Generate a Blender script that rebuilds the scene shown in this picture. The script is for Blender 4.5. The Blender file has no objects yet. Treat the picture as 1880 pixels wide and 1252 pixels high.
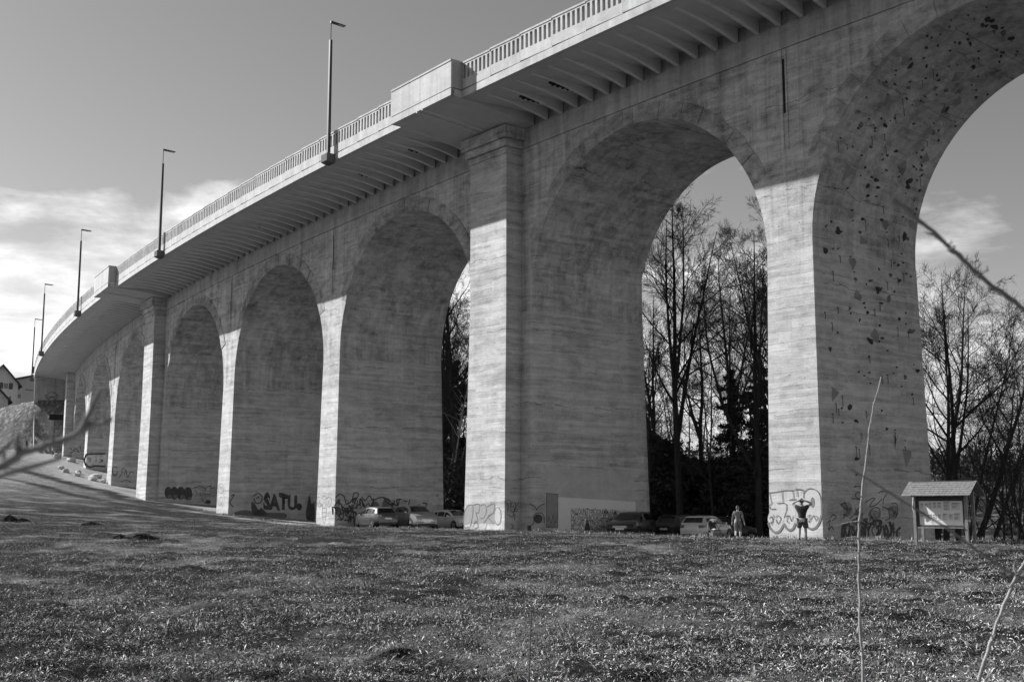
import bpy, math, random
import numpy as np
from mathutils import Vector, Matrix
R = math.radians
SC = bpy.context.scene
COL = SC.collection

# ------------------------------------------------------------------ helpers
def link(o, parent=None):
    COL.objects.link(o)
    if parent is not None:
        o.parent = parent
    return o

def tag(o, label=None, cat=None, group=None, kind=None):
    if label: o['label'] = label
    if cat: o['category'] = cat
    if group: o['group'] = group
    if kind: o['kind'] = kind
    return o

def empty(name, loc=(0, 0, 0), rz=0.0):
    o = bpy.data.objects.new(name, None)
    o.empty_display_size = 0.2
    o.location = loc
    o.rotation_euler = (0, 0, rz)
    COL.objects.link(o)
    return o

class MB:
    """collects vertices and faces, then links them as ONE mesh object"""
    def __init__(self):
        self.v = []; self.f = []; self.m = []; self.mi = 0
    def add(self, vs, fs):
        b = len(self.v)
        self.v.extend([tuple(p) for p in vs])
        for f in fs:
            self.f.append(tuple(b + i for i in f)); self.m.append(self.mi)
    def quad(self, a, b, c, d):
        self.add([a, b, c, d], [(0, 1, 2, 3)])
    def poly(self, pts):
        self.add(pts, [tuple(range(len(pts)))])
    def hexa(self, p):
        # p: 4 bottom (ccw from above), 4 top
        self.add(p, [(3, 2, 1, 0), (4, 5, 6, 7), (0, 1, 5, 4), (1, 2, 6, 5), (2, 3, 7, 6), (3, 0, 4, 7)])
    def box(self, x0, x1, y0, y1, z0, z1):
        self.hexa([(x0, y0, z0), (x1, y0, z0), (x1, y1, z0), (x0, y1, z0),
                   (x0, y0, z1), (x1, y0, z1), (x1, y1, z1), (x0, y1, z1)])
    def bar(self, p, q, w, h=None, up=(0, 0, 1)):
        h = h or w
        p = Vector(p); q = Vector(q); d = (q - p).normalized()
        u = d.cross(Vector(up))
        if u.length < 1e-4: u = d.cross(Vector((1, 0, 0)))
        u.normalize(); v = u.cross(d)
        a = [p + u * sx * w / 2 + v * sy * h / 2 for sx, sy in ((-1, -1), (1, -1), (1, 1), (-1, 1))]
        b = [x + (q - p) for x in a]
        self.add(a + b, [(3, 2, 1, 0), (4, 5, 6, 7), (0, 1, 5, 4), (1, 2, 6, 5), (2, 3, 7, 6), (3, 0, 4, 7)])
    def tube(self, pts, rad, n=8, cap=True):
        pts = [Vector(p) for p in pts]
        if not hasattr(rad, '__len__'): rad = [rad] * len(pts)
        rings = []; u = None
        for i, p in enumerate(pts):
            t = (pts[min(i + 1, len(pts) - 1)] - pts[max(i - 1, 0)]).normalized()
            if u is None:
                ref = Vector((0, 0, 1)) if abs(t.z) < 0.9 else Vector((1, 0, 0))
                u = t.cross(ref)
            else:
                u = u - t * u.dot(t)
            u = u.normalized(); w = t.cross(u)
            rings.append([p + (u * math.cos(2 * math.pi * k / n) + w * math.sin(2 * math.pi * k / n)) * rad[i] for k in range(n)])
        vs = [q for r in rings for q in r]; fs = []
        for i in range(len(pts) - 1):
            for k in range(n):
                a = i * n + k; b = i * n + (k + 1) % n
                fs.append((a, b, b + n, a + n))
        if cap:
            fs.append(tuple(range(n))[::-1]); fs.append(tuple((len(pts) - 1) * n + k for k in range(n)))
        self.add(vs, fs)
    def lathe(self, prof, n=16, axis='z', o=(0, 0, 0)):
        vs = []; fs = []
        for (r, z) in prof:
            for k in range(n):
                c, s = math.cos(2 * math.pi * k / n) * r, math.sin(2 * math.pi * k / n) * r
                vs.append((o[0] + c, o[1] + s, o[2] + z) if axis == 'z' else (o[0] + c, o[1] + z, o[2] + s))
        for i in range(len(prof) - 1):
            for k in range(n):
                a = i * n + k; b = i * n + (k + 1) % n
                fs.append((a, b, b + n, a + n))
        self.add(vs, fs)
    def build(self, name, mat, parent=None, smooth=None, off=None, mats=None):
        me = bpy.data.meshes.new(name)
        if off is None:
            off = (0, 0, 0)
        vs = self.v if off == (0, 0, 0) else [(a - off[0], b - off[1], c - off[2]) for a, b, c in self.v]
        me.from_pydata(vs, [], self.f)
        for m in (mats or [mat]): me.materials.append(m)
        if mats: me.polygons.foreach_set('material_index', self.m)
        me.update()
        if smooth is not None:
            me.polygons.foreach_set('use_smooth', [True] * len(me.polygons))
            me.set_sharp_from_angle(angle=R(smooth))
        o = bpy.data.objects.new(name, me)
        return link(o, parent)

def np_mesh(name, V, F, mat, smooth=False):
    """V (n,3), F (m,k) arrays -> mesh datablock"""
    me = bpy.data.meshes.new(name)
    V = np.ascontiguousarray(V, dtype=np.float32); F = np.ascontiguousarray(F, dtype=np.int32)
    m, k = F.shape
    me.vertices.add(len(V)); me.vertices.foreach_set('co', V.ravel())
    me.loops.add(m * k); me.loops.foreach_set('vertex_index', F.ravel())
    me.polygons.add(m); me.polygons.foreach_set('loop_start', np.arange(0, m * k, k, dtype=np.int32))
    if smooth: me.polygons.foreach_set('use_smooth', np.ones(m, dtype=bool))
    me.update(calc_edges=True)
    me.materials.append(mat)
    return me

# ------------------------------------------------------------------ materials (all grey: a black-and-white photograph)
def new_mat(name):
    m = bpy.data.materials.new(name); m.use_nodes = True
    nt = m.node_tree
    return m, nt, nt.nodes['Principled BSDF']

def N(nt, typ, **kw):
    n = nt.nodes.new(typ)
    for k, v in kw.items(): setattr(n, k, v)
    return n

def L(nt, a, b): nt.links.new(a, b)

def M2(nt, op, a, b=None, clamp=False):
    n = N(nt, 'ShaderNodeMath', operation=op); n.use_clamp = clamp
    for i, x in enumerate((a, b)):
        if x is None: continue
        if isinstance(x, (int, float)): n.inputs[i].default_value = x
        else: L(nt, x, n.inputs[i])
    return n.outputs[0]

def noise(nt, vec, scale, sc3=None, detail=4, rough=.6, dist=0):
    if sc3 is not None:
        mp = N(nt, 'ShaderNodeMapping'); mp.inputs['Scale'].default_value = sc3
        L(nt, vec, mp.inputs['Vector']); vec = mp.outputs[0]
    n = N(nt, 'ShaderNodeTexNoise')
    n.inputs['Scale'].default_value = scale; n.inputs['Detail'].default_value = detail
    n.inputs['Roughness'].default_value = rough; n.inputs['Distortion'].default_value = dist
    L(nt, vec, n.inputs['Vector'])
    return n.outputs['Fac']

def ramp(nt, f, a, b, lo=0., hi=1.):
    n = N(nt, 'ShaderNodeMapRange'); n.inputs['From Min'].default_value = a; n.inputs['From Max'].default_value = b
    n.inputs['To Min'].default_value = lo; n.inputs['To Max'].default_value = hi
    L(nt, f, n.inputs['Value']); return n.outputs[0]

def coords(nt, rnd=True):
    tc = N(nt, 'ShaderNodeTexCoord')
    if not rnd: return tc.outputs['Object']
    oi = N(nt, 'ShaderNodeObjectInfo')
    v = N(nt, 'ShaderNodeVectorMath', operation='ADD')
    k = M2(nt, 'MULTIPLY', oi.outputs['Random'], 57.0)
    L(nt, tc.outputs['Object'], v.inputs[0]); L(nt, k, v.inputs[1])
    return v.outputs[0]

def bump(nt, bs, h, strength=.3, dist=.02):
    b = N(nt, 'ShaderNodeBump'); b.inputs['Strength'].default_value = strength; b.inputs['Distance'].default_value = dist
    L(nt, h, b.inputs['Height']); L(nt, b.outputs[0], bs.inputs['Normal'])

def concrete(name, c, var=.35, board=.5, streak=.3, blotch=.4, lift=True, rnd=False, bmp=.5, rough=.9, pits=.0):
    """board-marked concrete: single boards, pour joints, tie holes, rain streaks, patches"""
    m, nt, bs = new_mat(name)
    co = coords(nt, rnd)
    sx = N(nt, 'ShaderNodeSeparateXYZ'); L(nt, co, sx.inputs[0])
    z = sx.outputs['Z']; hx = M2(nt, 'SUBTRACT', sx.outputs['X'], M2(nt, 'MULTIPLY', sx.outputs['Y'], .3))
    n1 = noise(nt, co, 1.0, (.5, .5, 12.), 7, .72, .3)              # grain along the boards
    n2 = noise(nt, co, .33, None, 5, .62)                             # large blotches
    n3 = noise(nt, co, 1.0, (1.7, 1.7, .10), 5, .70, .4)              # rain streaks
    n4 = noise(nt, co, 16., None, 3, .75)                             # grain
    n5 = noise(nt, co, 1.0, (1.1, 1.1, 2.2), 6, .68, .6)              # patches
    def wn(a, b):
        w = N(nt, 'ShaderNodeTexWhiteNoise'); w.noise_dimensions = '2D'; cb = N(nt, 'ShaderNodeCombineXYZ'); L(nt, a, cb.inputs[0]); L(nt, b, cb.inputs[1]); L(nt, cb.outputs[0], w.inputs['Vector']); return w.outputs['Value']
    zw = M2(nt, 'ADD', z, M2(nt, 'MULTIPLY', n2, .35))
    zi = M2(nt, 'FLOOR', M2(nt, 'MULTIPLY', zw, 5.2)); r1 = wn(zi, zi)
    hi = M2(nt, 'FLOOR', M2(nt, 'ADD', M2(nt, 'MULTIPLY', hx, .36), M2(nt, 'MULTIPLY', r1, 7.)))
    bd = wn(zi, hi)                                                   # each board its own tone
    pz = M2(nt, 'FLOOR', M2(nt, 'MULTIPLY', z, .55)); ph = M2(nt, 'FLOOR', M2(nt, 'ADD', M2(nt, 'MULTIPLY', hx, .42), M2(nt, 'MULTIPLY', pz, .37)))
    pt = ramp(nt, wn(ph, pz), .86, .90, 0, 1)                          # a few repaired panels
    S_ = lambda x: M2(nt, 'SUBTRACT', x, .5)
    v = M2(nt, 'MULTIPLY', S_(n1), board * 1.5)
    v = M2(nt, 'ADD', v, M2(nt, 'MULTIPLY', S_(bd), board * .5))
    v = M2(nt, 'ADD', v, M2(nt, 'MULTIPLY', S_(n2), blotch * 2.2))
    v = M2(nt, 'ADD', v, M2(nt, 'MULTIPLY', S_(n3), streak * 2))
    v = M2(nt, 'ADD', v, M2(nt, 'MULTIPLY', S_(n4), .9))
    v = M2(nt, 'ADD', v, M2(nt, 'MULTIPLY', S_(n5), blotch * 2.9))
    v = M2(nt, 'ADD', v, M2(nt, 'MULTIPLY', pt, board * .16))
    v = M2(nt, 'ADD', M2(nt, 'MULTIPLY', v, var * 2.1), 1.0)
    if lift:                                                            # pour joints between the lifts
        for (fq, am, th, ph_) in ((.62, .34, .022, 0.), (.23, .5, .012, .4)):
            fr = M2(nt, 'FRACT', M2(nt, 'ADD', M2(nt, 'ADD', M2(nt, 'MULTIPLY', z, fq), M2(nt, 'MULTIPLY', n2, .32)), ph_))
            ln = M2(nt, 'LESS_THAN', fr, th)
            brk = ramp(nt, noise(nt, co, .7, None, 4, .7), .44, .56)
            v = M2(nt, 'MULTIPLY', v, M2(nt, 'SUBTRACT', 1.0, M2(nt, 'MULTIPLY', M2(nt, 'MULTIPLY', ln, brk), am)))
        # tie holes in rows
        fz = M2(nt, 'ABSOLUTE', S_(M2(nt, 'FRACT', M2(nt, 'MULTIPLY', z, .41)))); fh = M2(nt, 'ABSOLUTE', S_(M2(nt, 'FRACT', M2(nt, 'MULTIPLY', hx, .95))))
        ho = M2(nt, 'MULTIPLY', M2(nt, 'LESS_THAN', fz, .013), M2(nt, 'LESS_THAN', fh, .030))
        ho = M2(nt, 'MULTIPLY', ho, M2(nt, 'GREATER_THAN', wn(M2(nt, 'FLOOR', M2(nt, 'MULTIPLY', hx, .95)), M2(nt, 'FLOOR', M2(nt, 'MULTIPLY', z, .41))), .45))
        v = M2(nt, 'MULTIPLY', v, M2(nt, 'SUBTRACT', 1.0, M2(nt, 'MULTIPLY', ho, .45)))
        # honeycomb pits, in bands
        pn = M2(nt, 'MULTIPLY', ramp(nt, noise(nt, co, 7., (1, 1, 2.2), 4, .8), .62, .68), ramp(nt, n5, .45, .6))
        v = M2(nt, 'MULTIPLY', v, M2(nt, 'SUBTRACT', 1.0, M2(nt, 'MULTIPLY', pn, .30)))
    v = M2(nt, 'MULTIPLY', v, c)
    v = M2(nt, 'MAXIMUM', v, c * .3)
    L(nt, v, bs.inputs['Base Color'])
    bs.inputs['Roughness'].default_value = rough
    bs.inputs['Specular IOR Level'].default_value = .25
    h = M2(nt, 'ADD', M2(nt, 'ADD', n1, M2(nt, 'MULTIPLY', bd, .35)), M2(nt, 'MULTIPLY', n4, .35))
    bump(nt, bs, h, bmp, .03)
    return m

def plain(name, c, rough=.6, var=.15, sc=8., metal=0., spec=.4, bmp=0., coat=0.):
    m, nt, bs = new_mat(name)
    co = coords(nt, True)
    n = noise(nt, co, sc, None, 4, .6)
    v = M2(nt, 'MULTIPLY', M2(nt, 'ADD', M2(nt, 'MULTIPLY', M2(nt, 'SUBTRACT', n, .5), var * 3), 1.0), c)
    L(nt, M2(nt, 'MAXIMUM', v, .002), bs.inputs['Base Color'])
    bs.inputs['Roughness'].default_value = rough; bs.inputs['Metallic'].default_value = metal
    bs.inputs['Specular IOR Level'].default_value = spec
    if coat: bs.inputs['Coat Weight'].default_value = coat; bs.inputs['Coat Roughness'].default_value = .05
    if bmp: bump(nt, bs, n, bmp, .02)
    return m

MAT = {}
MAT['pier'] = concrete('pier_concrete', .42, .42, .66, .22, .40, True, False, .7)
MAT['spandrel'] = concrete('spandrel_concrete', .385, .50, .42, .70, .50, True, False, .6)
MAT['ring'] = concrete('arch_ring_concrete', .30, .5, .2, .4, .8, False, False, .6)
MAT['cornice'] = concrete('cornice_concrete', .36, .36, .1, .95, .40, False, False, .25)
MAT['soffit'] = concrete('deck_soffit_concrete', .48, .16, .1, .1, .5, False, True, .1)
MAT['rib'] = concrete('rib_concrete', .60, .12, .1, .1, .4, False, True, .1)
MAT['precast'] = concrete('precast_concrete', .43, .26, .05, .85, .35, False, True, .12, .8)
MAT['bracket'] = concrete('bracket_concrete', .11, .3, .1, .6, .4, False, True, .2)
MAT['patch'] = concrete('plaster_patch', .44, .22, .1, .35, .5, False, False, .2)
MAT['white_patch'] = concrete('white_painted_patch', .66, .10, .1, .2, .3, False, False, .15)
MAT['pale_wash'] = concrete('pale_paint_wash', .46, .2, .2, .2, .3, False, False, .3)
MAT['grey_patch'] = concrete('grey_painted_patch', .26, .25, .1, .3, .4, False, False, .15)
MAT['dark'] = plain('dark_opening', .015, .9)
MAT['spray_black'] = plain('black_spray_paint', .065, .7, .8, 3.)
MAT['spray_grey'] = plain('grey_spray_paint', .14, .6, .3, 5.)
MAT['spray_mid'] = plain('mid_grey_spray_paint', .27, .6, .2, 4.)
MAT['spray_pale'] = plain('pale_spray_paint', .60, .6, .15, 4.)
MAT['steel'] = plain('painted_steel', .05, .5, .1, 10., 0., .5)
MAT['hold_dark'] = plain('dark_resin', .055, .7, .2)
MAT['hold_mid'] = plain('grey_resin', .16, .7, .3)
MAT['hold_light'] = plain('pale_resin', .5, .7, .2)

# ------------------------------------------------------------------ the photographer's camera (found by fitting the bridge)
F_PX, PITCH, CX, CY = 2204.65, R(8.1204), 940.0, 626.0
def ray(u, v):
    a, b = (u - CX) / F_PX, (CY - v) / F_PX
    c, s = math.cos(PITCH), math.sin(PITCH)
    return Vector((a, c - b * s, s + b * c))
def at(u, v, Y):
    r = ray(u, v); return r * (Y / r.y)
def on_plane(u, v, p0, n):
    r = ray(u, v); return r * (Vector(p0).dot(n) / r.dot(n))

# ------------------------------------------------------------------ the curved line of the bridge
X0, AL0, KAP = 13.8267, R(40.9125), .00186560
Y0 = F_PX * 1.75 / 71
ZS0, GR = 22.0872, -.0200978
DEPTH = 8.86
K1 = 2.33e-6                                     # the curve tightens slowly away from the camera
def head(s): return AL0 - KAP * s - .5 * K1 * max(s, 0.) ** 2
_S = np.arange(-60, 220, .05); _H = AL0 - KAP * _S - .5 * K1 * np.maximum(_S, 0) ** 2
_AX = np.concatenate([[0], np.cumsum(-np.sin((_H[1:] + _H[:-1]) / 2)) * .05]); _AY = np.concatenate([[0], np.cumsum(np.cos((_H[1:] + _H[:-1]) / 2)) * .05])
_AX += X0 - np.interp(0, _S, _AX); _AY += Y0 - np.interp(0, _S, _AY)
def axis(s): return Vector((float(np.interp(s, _S, _AX)), float(np.interp(s, _S, _AY)), 0))
def tdir(s): a = head(s); return Vector((-math.sin(a), math.cos(a), 0))
def ndir(s): a = head(s); return Vector((-math.cos(a), -math.sin(a), 0))
def zst(s): return ZS0 + GR * s
def BP(s, off, z):
    p = axis(s) + ndir(s) * off; p.z = z; return p

# ------------------------------------------------------------------ terrain
CTRL = np.array([
 (0,0,-1.62),(-6,8,-1.58),(6,8,-1.58),(0,20,-1.5),(12,20,-1.45),(-12,20,-1.4),(0,40,-1.32),(20,40,-1.25),(-20,40,-1.1),(10,48,-1.22),
 (13.8,54.3,-1.21),(11.9,56.6,-1.24),(-.5,69.7,-1.06),(-3,72.9,-1.1),(-13,88,-1.03),(-14.7,90.3,-1.05),(-24.8,104.8,-.16),
 (-37,121.8,1.28),(-47.5,142,3.35),(-57,160.5,6.0),(-66.9,179,8.4),(5,62,-1.14),(-8,79,-1.02),(-19,96,-.7),
 (-26,60,-.5),(-38,90,.6),(-51,120,3.2),(-60,140,5.3),(-67,156,7.6),(-20,75,-.75),
 (22,70,-1.9),(12.5,68,-1.62),(4,80,-1.5),(14,80,-1.85),(2,95,-1.6),(-8,98,-1.3),(-26,126,.4),(-45,152,3.6),(-56,178,6.6),
 (40,60,-1.9),(40,100,-4),(10,130,-4),(60,150,-2.5),(-30,170,2),(90,200,2.5),(120,300,9),(0,300,8),(-110,330,24),(-105,170,10),
 (-100,130,7),(-90,100,3.5),(0,-60,-2.5),(60,0,-2),(-60,0,-1.2),(-60,50,.6),(60,45,-1.6),(150,80,-3),(-150,60,3),(28,52,-1.3)], float)
def _phi(r2): return np.where(r2 > 1e-9, .5 * r2 * np.log(r2 + 1e-12), 0)
def _fit():
    n = len(CTRL); P = CTRL[:, :2] / 50.; d = P[:, None] - P[None]; A = _phi((d ** 2).sum(-1)) + np.eye(n) * 2e-3
    Q = np.c_[np.ones(n), P]; K = np.block([[A, Q], [Q.T, np.zeros((3, 3))]])
    return np.linalg.solve(K, np.r_[CTRL[:, 2], 0, 0, 0])
_W = _fit()
def _hash(i, j, seed):
    h = (i * 374761393 + j * 668265263 + seed * 974634777) & 0xffffffff
    h = ((h ^ (h >> 13)) * 1274126177) & 0xffffffff
    return ((h ^ (h >> 16)) & 0xffff) / 65535.
def vnoise(x, y, sc, seed=0):
    x = np.asarray(x, float) / sc; y = np.asarray(y, float) / sc
    i = np.floor(x).astype(np.int64); j = np.floor(y).astype(np.int64); fx = x - i; fy = y - j
    fx = fx * fx * (3 - 2 * fx); fy = fy * fy * (3 - 2 * fy)
    a = _hash(i, j, seed); b = _hash(i + 1, j, seed); c = _hash(i, j + 1, seed); d = _hash(i + 1, j + 1, seed)
    return (a * (1 - fx) + b * fx) * (1 - fy) + (c * (1 - fx) + d * fx) * fy
def ground_np(x, y):
    x = np.asarray(x, float); y = np.asarray(y, float)
    r = np.hypot(x, y); k = np.minimum(1, 340 / np.maximum(r, 1e-6))
    px, py = x * k / 50., y * k / 50.
    z = _W[-3] + _W[-2] * px + _W[-1] * py
    for i in range(len(CTRL)):
        z = z + _W[i] * _phi((px - CTRL[i, 0] / 50.) ** 2 + (py - CTRL[i, 1] / 50.) ** 2)
    # embankment that carries the road beyond the abutment: a plateau with steep grassed sides
    k_ = np.clip((x + 82) / 8., 0, 1)
    ay = 186.8 - 2.5 * k_ + .25 * np.minimum(0, x + 82)
    dx = np.maximum(0, x + 62); dy = np.maximum(0, ay - y)
    top = 17.2 + .16 * np.clip(x + 73, -60, 0)
    emb = top - np.hypot(dx * .75, dy) * (.85 + .75 * k_)
    w = np.clip((emb - z) / 3.0 + .5, 0, 1); w = w * w * (3 - 2 * w)
    return z * (1 - w) + emb * w
def clods(x, y):
    r = np.hypot(x, y); f = np.clip(1.3 - r / 110., 0, 1)
    return f * ((vnoise(x, y, .60, 3) - .5) * .16 + (vnoise(x, y, .27, 5) - .5) * .11 + (vnoise(x, y, 2.7, 9) - .5) * .12)
def gz(x, y): return float(ground_np(np.array([x]), np.array([y]))[0])

def gnd(u, v, y0=8., y1=260.):
    """where the line of sight through a pixel meets the terrain"""
    r = ray(u, v); y = np.arange(y0, y1, .25); t = y / r.y
    d = t * r.z - ground_np(t * r.x, y); k = np.where(d < 0)[0]
    k = k[0] if len(k) else len(y) - 1
    return r * t[k]
# ================================================================== THE VIADUCT
ROOT = empty('viaduct', tuple(axis(0)))
tag(ROOT, 'tall curved concrete viaduct with round arches, square pilasters and a wide cantilevered deck', 'viaduct')
RO = tuple(axis(0))
def vb(mb, name, mat, parent=None, smooth=None, mats=None):
    o = mb.build(name, mat, parent or ROOT, smooth, RO, mats); return o

PIERS = [(-40.1, 1), (-18.8, 0), (1.2, 0), (22.5, 1), (43.75, 0), (63.75, 0), (85.05, 1), (106.35, 0), (126.35, 0), (147.65, 1)]
HW = {0: 1.285, 1: 2.65}
def half(i): return HW[PIERS[i][1]]
BAYS = []                                        # (s0, s1, crown z, spring z)
for i in range(len(PIERS) - 1):
    a = PIERS[i][0] + half(i); b = PIERS[i + 1][0] - half(i + 1)
    zc = zst((a + b) / 2) - 1.0
    BAYS.append((a, b, zc, zc - (b - a) / 2))
def spring(i):
    zs = [BAYS[j][3] for j in (i - 1, i) if 0 <= j < len(BAYS)]
    return min(zs)
BX, BY = .0135, .0195                            # batter of the piers

class Frame:
    """local frame at arc length s: x along the bridge (away), y outward to the viewer, z up"""
    def __init__(self, s):
        self.o = axis(s); self.t = tdir(s); self.n = ndir(s)
    def __call__(self, x, y, z): 
        p = self.o + self.t * x + self.n * y; return Vector((p.x, p.y, z))

PIER_OBJ = {}
for i, (s, thick) in enumerate(PIERS):
    fr = Frame(s); zs = spring(i); h0 = half(i)
    zb = min(gz(*fr(x, y, 0).xy) for x in (-h0, h0) for y in (0, -DEPTH)) - 1.2
    mb = MB()
    levels = [zb + (zs - zb) * k / 8 for k in range(9)]
    rings = []
    for z in levels:
        e = BX * (zs - z); q = BY * (zs - z)
        rings.append([fr(-h0 - e, -DEPTH - q, z), fr(-h0 - e, q, z), fr(h0 + e, q, z), fr(h0 + e, -DEPTH - q, z)])
    for a, b in zip(rings, rings[1:]):
        for k in range(4):
            mb.quad(a[(k + 1) % 4], a[k], b[k], b[(k + 1) % 4])
    po = vb(mb, 'pier', MAT['pier'])
    if i == 2: tag(po, 'pier bolted with climbing holds on its shaded flank')
    if i == 3: tag(po, 'thick pier with projecting pilaster and painted text on its flank')
    PIER_OBJ[i] = po
    if thick:                                     # projecting pilasters with stepped capitals, front and rear
        pz = zst(s)
        for sg in (1, -1):
            mb = MB()
            top = pz - .36 if s < 140 else pz + 1.2
            pr = []
            for k in range(9):
                z = zb + (top - zb) * k / 8
                e = BX * max(0, zs - z); q = BY * max(0, zs - z)
                w = 1.785 + e; y1 = 1.16 + q
                if sg > 0: pr.append([fr(-w, -.02, z), fr(-w, y1, z), fr(w, y1, z), fr(w, -.02, z)])
                else: pr.append([fr(w, -DEPTH + .02, z), fr(w, -DEPTH - y1, z), fr(-w, -DEPTH - y1, z), fr(-w, -DEPTH + .02, z)])
            for a, b in zip(pr, pr[1:]):
                for k in range(3):
                    mb.quad(a[k + 1], a[k], b[k], b[k + 1])
            mb.quad(*pr[-1][::-1])
            vb(mb, 'pilaster', MAT['pier'], po)
            mb = MB()
            for (z0, z1, g) in () if s > 140 else ((-.36, .02, .10), (.02, .50, .27), (.50, 1.24, .46)):
                w = 1.785 + g; y1 = 1.16 + g; bv = .07
                if sg > 0: ya, yb = .012, y1
                else: ya, yb = -DEPTH - y1, -DEPTH - .012
                mb.hexa([fr(-w, ya, pz + z0), fr(w, ya, pz + z0), fr(w, yb, pz + z0), fr(-w, yb, pz + z0)][::-1] +
                        [fr(-w, ya, pz + z1), fr(w, ya, pz + z1), fr(w, yb, pz + z1), fr(-w, yb, pz + z1)][::-1])
            if s > 140: continue
            cap = vb(mb, 'capital', MAT['spandrel'], po)
            bm = cap.modifiers.new('bevel', 'BEVEL'); bm.width = .045; bm.segments = 2

# ---- spandrel walls with the arch cut out, one per bay, and the arch rings
def arch_pts(a, b, zsp, n=40):
    c = (a + b) / 2; r = (b - a) / 2
    return [(c - r * math.cos(math.pi * k / n), zsp + r * math.sin(math.pi * k / n)) for k in range(n + 1)]
for j, (a, b, zc, zsp) in enumerate(BAYS):
    mb = MB()
    s0 = PIERS[j][0]; s1 = PIERS[j + 1][0]
    lo0, lo1 = spring(j), spring(j + 1)
    ap = arch_pts(a, b, zsp)
    cols = [(s0, lo0), (a, lo0)] + ap + [(b, lo1), (s1, lo1)]
    for k in range(len(cols) - 1):
        (u0, z0), (u1, z1) = cols[k], cols[k + 1]
        if abs(u1 - u0) < 1e-6:
            # short upright piece between the lower and the higher springing
            if abs(z1 - z0) > 1e-4:
                mb.quad(BP(u0, 0, z0), BP(u1, 0, z1), BP(u1, -DEPTH, z1), BP(u0, -DEPTH, z0))
            continue
        t0, t1 = zst(u0), zst(u1)
        mb.quad(BP(u1, 0, z1), BP(u0, 0, z0), BP(u0, 0, t0), BP(u1, 0, t1))
        mb.quad(BP(u0, -DEPTH, z0), BP(u1, -DEPTH, z1), BP(u1, -DEPTH, t1), BP(u0, -DEPTH, t0))
        if 2 <= k < 2 + len(ap) - 1:
            for q in range(4):
                y0, y1 = -DEPTH * q / 4, -DEPTH * (q + 1) / 4
                mb.quad(BP(u0, y0, z0), BP(u1, y0, z1), BP(u1, y1, z1), BP(u0, y1, z0))
    wo = vb(mb, 'spandrel_wall', MAT['spandrel'])
    # arch ring of cast blocks, a little proud of the wall
    c = (a + b) / 2; r = (b - a) / 2
    rng = random.Random(40 + j)
    mb = MB(); an = R(24); blocks = []
    while an < R(156):
        st = R(rng.uniform(4.5, 11)); blocks.append((an + .0016, min(an + st, R(156)) - .0016)); an += st
    for (p, q) in blocks:
        pr = .015 + rng.random() * .045; ro = r + .93 + (rng.random() - .5) * .12
        n = 3
        for k in range(n):
            x0, x1 = p + (q - p) * k / n, p + (q - p) * (k + 1) / n
            P = []
            for (rr, an_) in ((r + .005, x0), (ro, x0), (ro, x1), (r + .005, x1)):
                P.append((c - rr * math.cos(an_), zsp + rr * math.sin(an_)))
            P = [(u, min(z, zst(u) - .06)) for u, z in P]
            F = [BP(u, pr, z) for u, z in P]; Bk = [BP(u, -.05, z) for u, z in P]
            mb.add(Bk + F, [(4, 5, 6, 7), (0, 1, 5, 4), (1, 2, 6, 5), (2, 3, 7, 6), (3, 0, 4, 7)])
    vb(mb, 'arch_ring', MAT['ring'], wo)
    # raised formwork joints across the vault
    mb = MB()
    for an in (R(52), R(80), R(104), R(131)):
        w = .10 / r
        pts = [(c - (r - e) * math.cos(x), zsp + (r - e) * math.sin(x)) for x in (an - w, an + w) for e in (-.01, .045)]
        A = [BP(u, -.10, z) for u, z in pts]; B = [BP(u, -DEPTH + .1, z) for u, z in pts]
        mb.add(A + B, [(0, 1, 5, 4), (1, 3, 7, 5), (3, 2, 6, 7), (2, 0, 4, 6), (0, 2, 3, 1), (4, 5, 7, 6)])
    vb(mb, 'vault_joint', MAT['spandrel'], wo)
# expansion slots over the slender piers
for i, (s, thick) in enumerate(PIERS):
    if thick: continue
    fr = Frame(s); z = zst(s); mb = MB()
    for x in (-.13, .13):
        mb.hexa([fr(x - .05, -.05, z - 5.0), fr(x + .05, -.05, z - 5.0), fr(x + .05, .035, z - 5.0), fr(x - .05, .035, z - 5.0)][::-1] +
                [fr(x - .05, -.05, z - .03), fr(x + .05, -.05, z - .03), fr(x + .05, .035, z - .03), fr(x - .05, .035, z - .03)][::-1])
    vb(mb, 'joint_rib', MAT['spandrel'], PIER_OBJ[i])
    mb = MB(); mb.quad(fr(.08, .012, z - 3.2), fr(-.08, .012, z - 3.2), fr(-.08, .012, z - .5), fr(.08, .012, z - .5))
    vb(mb, 'expansion_slot', MAT['dark'], PIER_OBJ[i])

# ---- sweeps along the curve
def sweep(prof, s0, s1, step=1.3, closed=True, caps=True):
    mb = MB(); n = max(2, int(round((s1 - s0) / step)) + 1)
    k = len(prof); vs = []
    for i in range(n):
        s = s0 + (s1 - s0) * i / (n - 1); z = zst(s)
        vs += [BP(s, o, z + dz) for o, dz in prof]
    fs = []
    for i in range(n - 1):
        for q in range(k if closed else k - 1):
            a = i * k + q; b = i * k + (q + 1) % k
            fs.append((b, a, a + k, b + k))
    if closed and caps:
        fs.append(tuple(range(k))); fs.append(tuple((n - 1) * k + q for q in range(k))[::-1])
    mb.add(vs, fs); return mb
SA, SB = -44.0, 176.0
OV = 5.46
vb(sweep([(.09, 0), (.09, 1.15), (.0, 1.16), (.0, 1.97), (-DEPTH, 1.97), (-DEPTH, 1.16), (-DEPTH - .09, 1.15), (-DEPTH - .09, 0)], SA, 154.0), 'cornice', MAT['cornice'])
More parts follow.
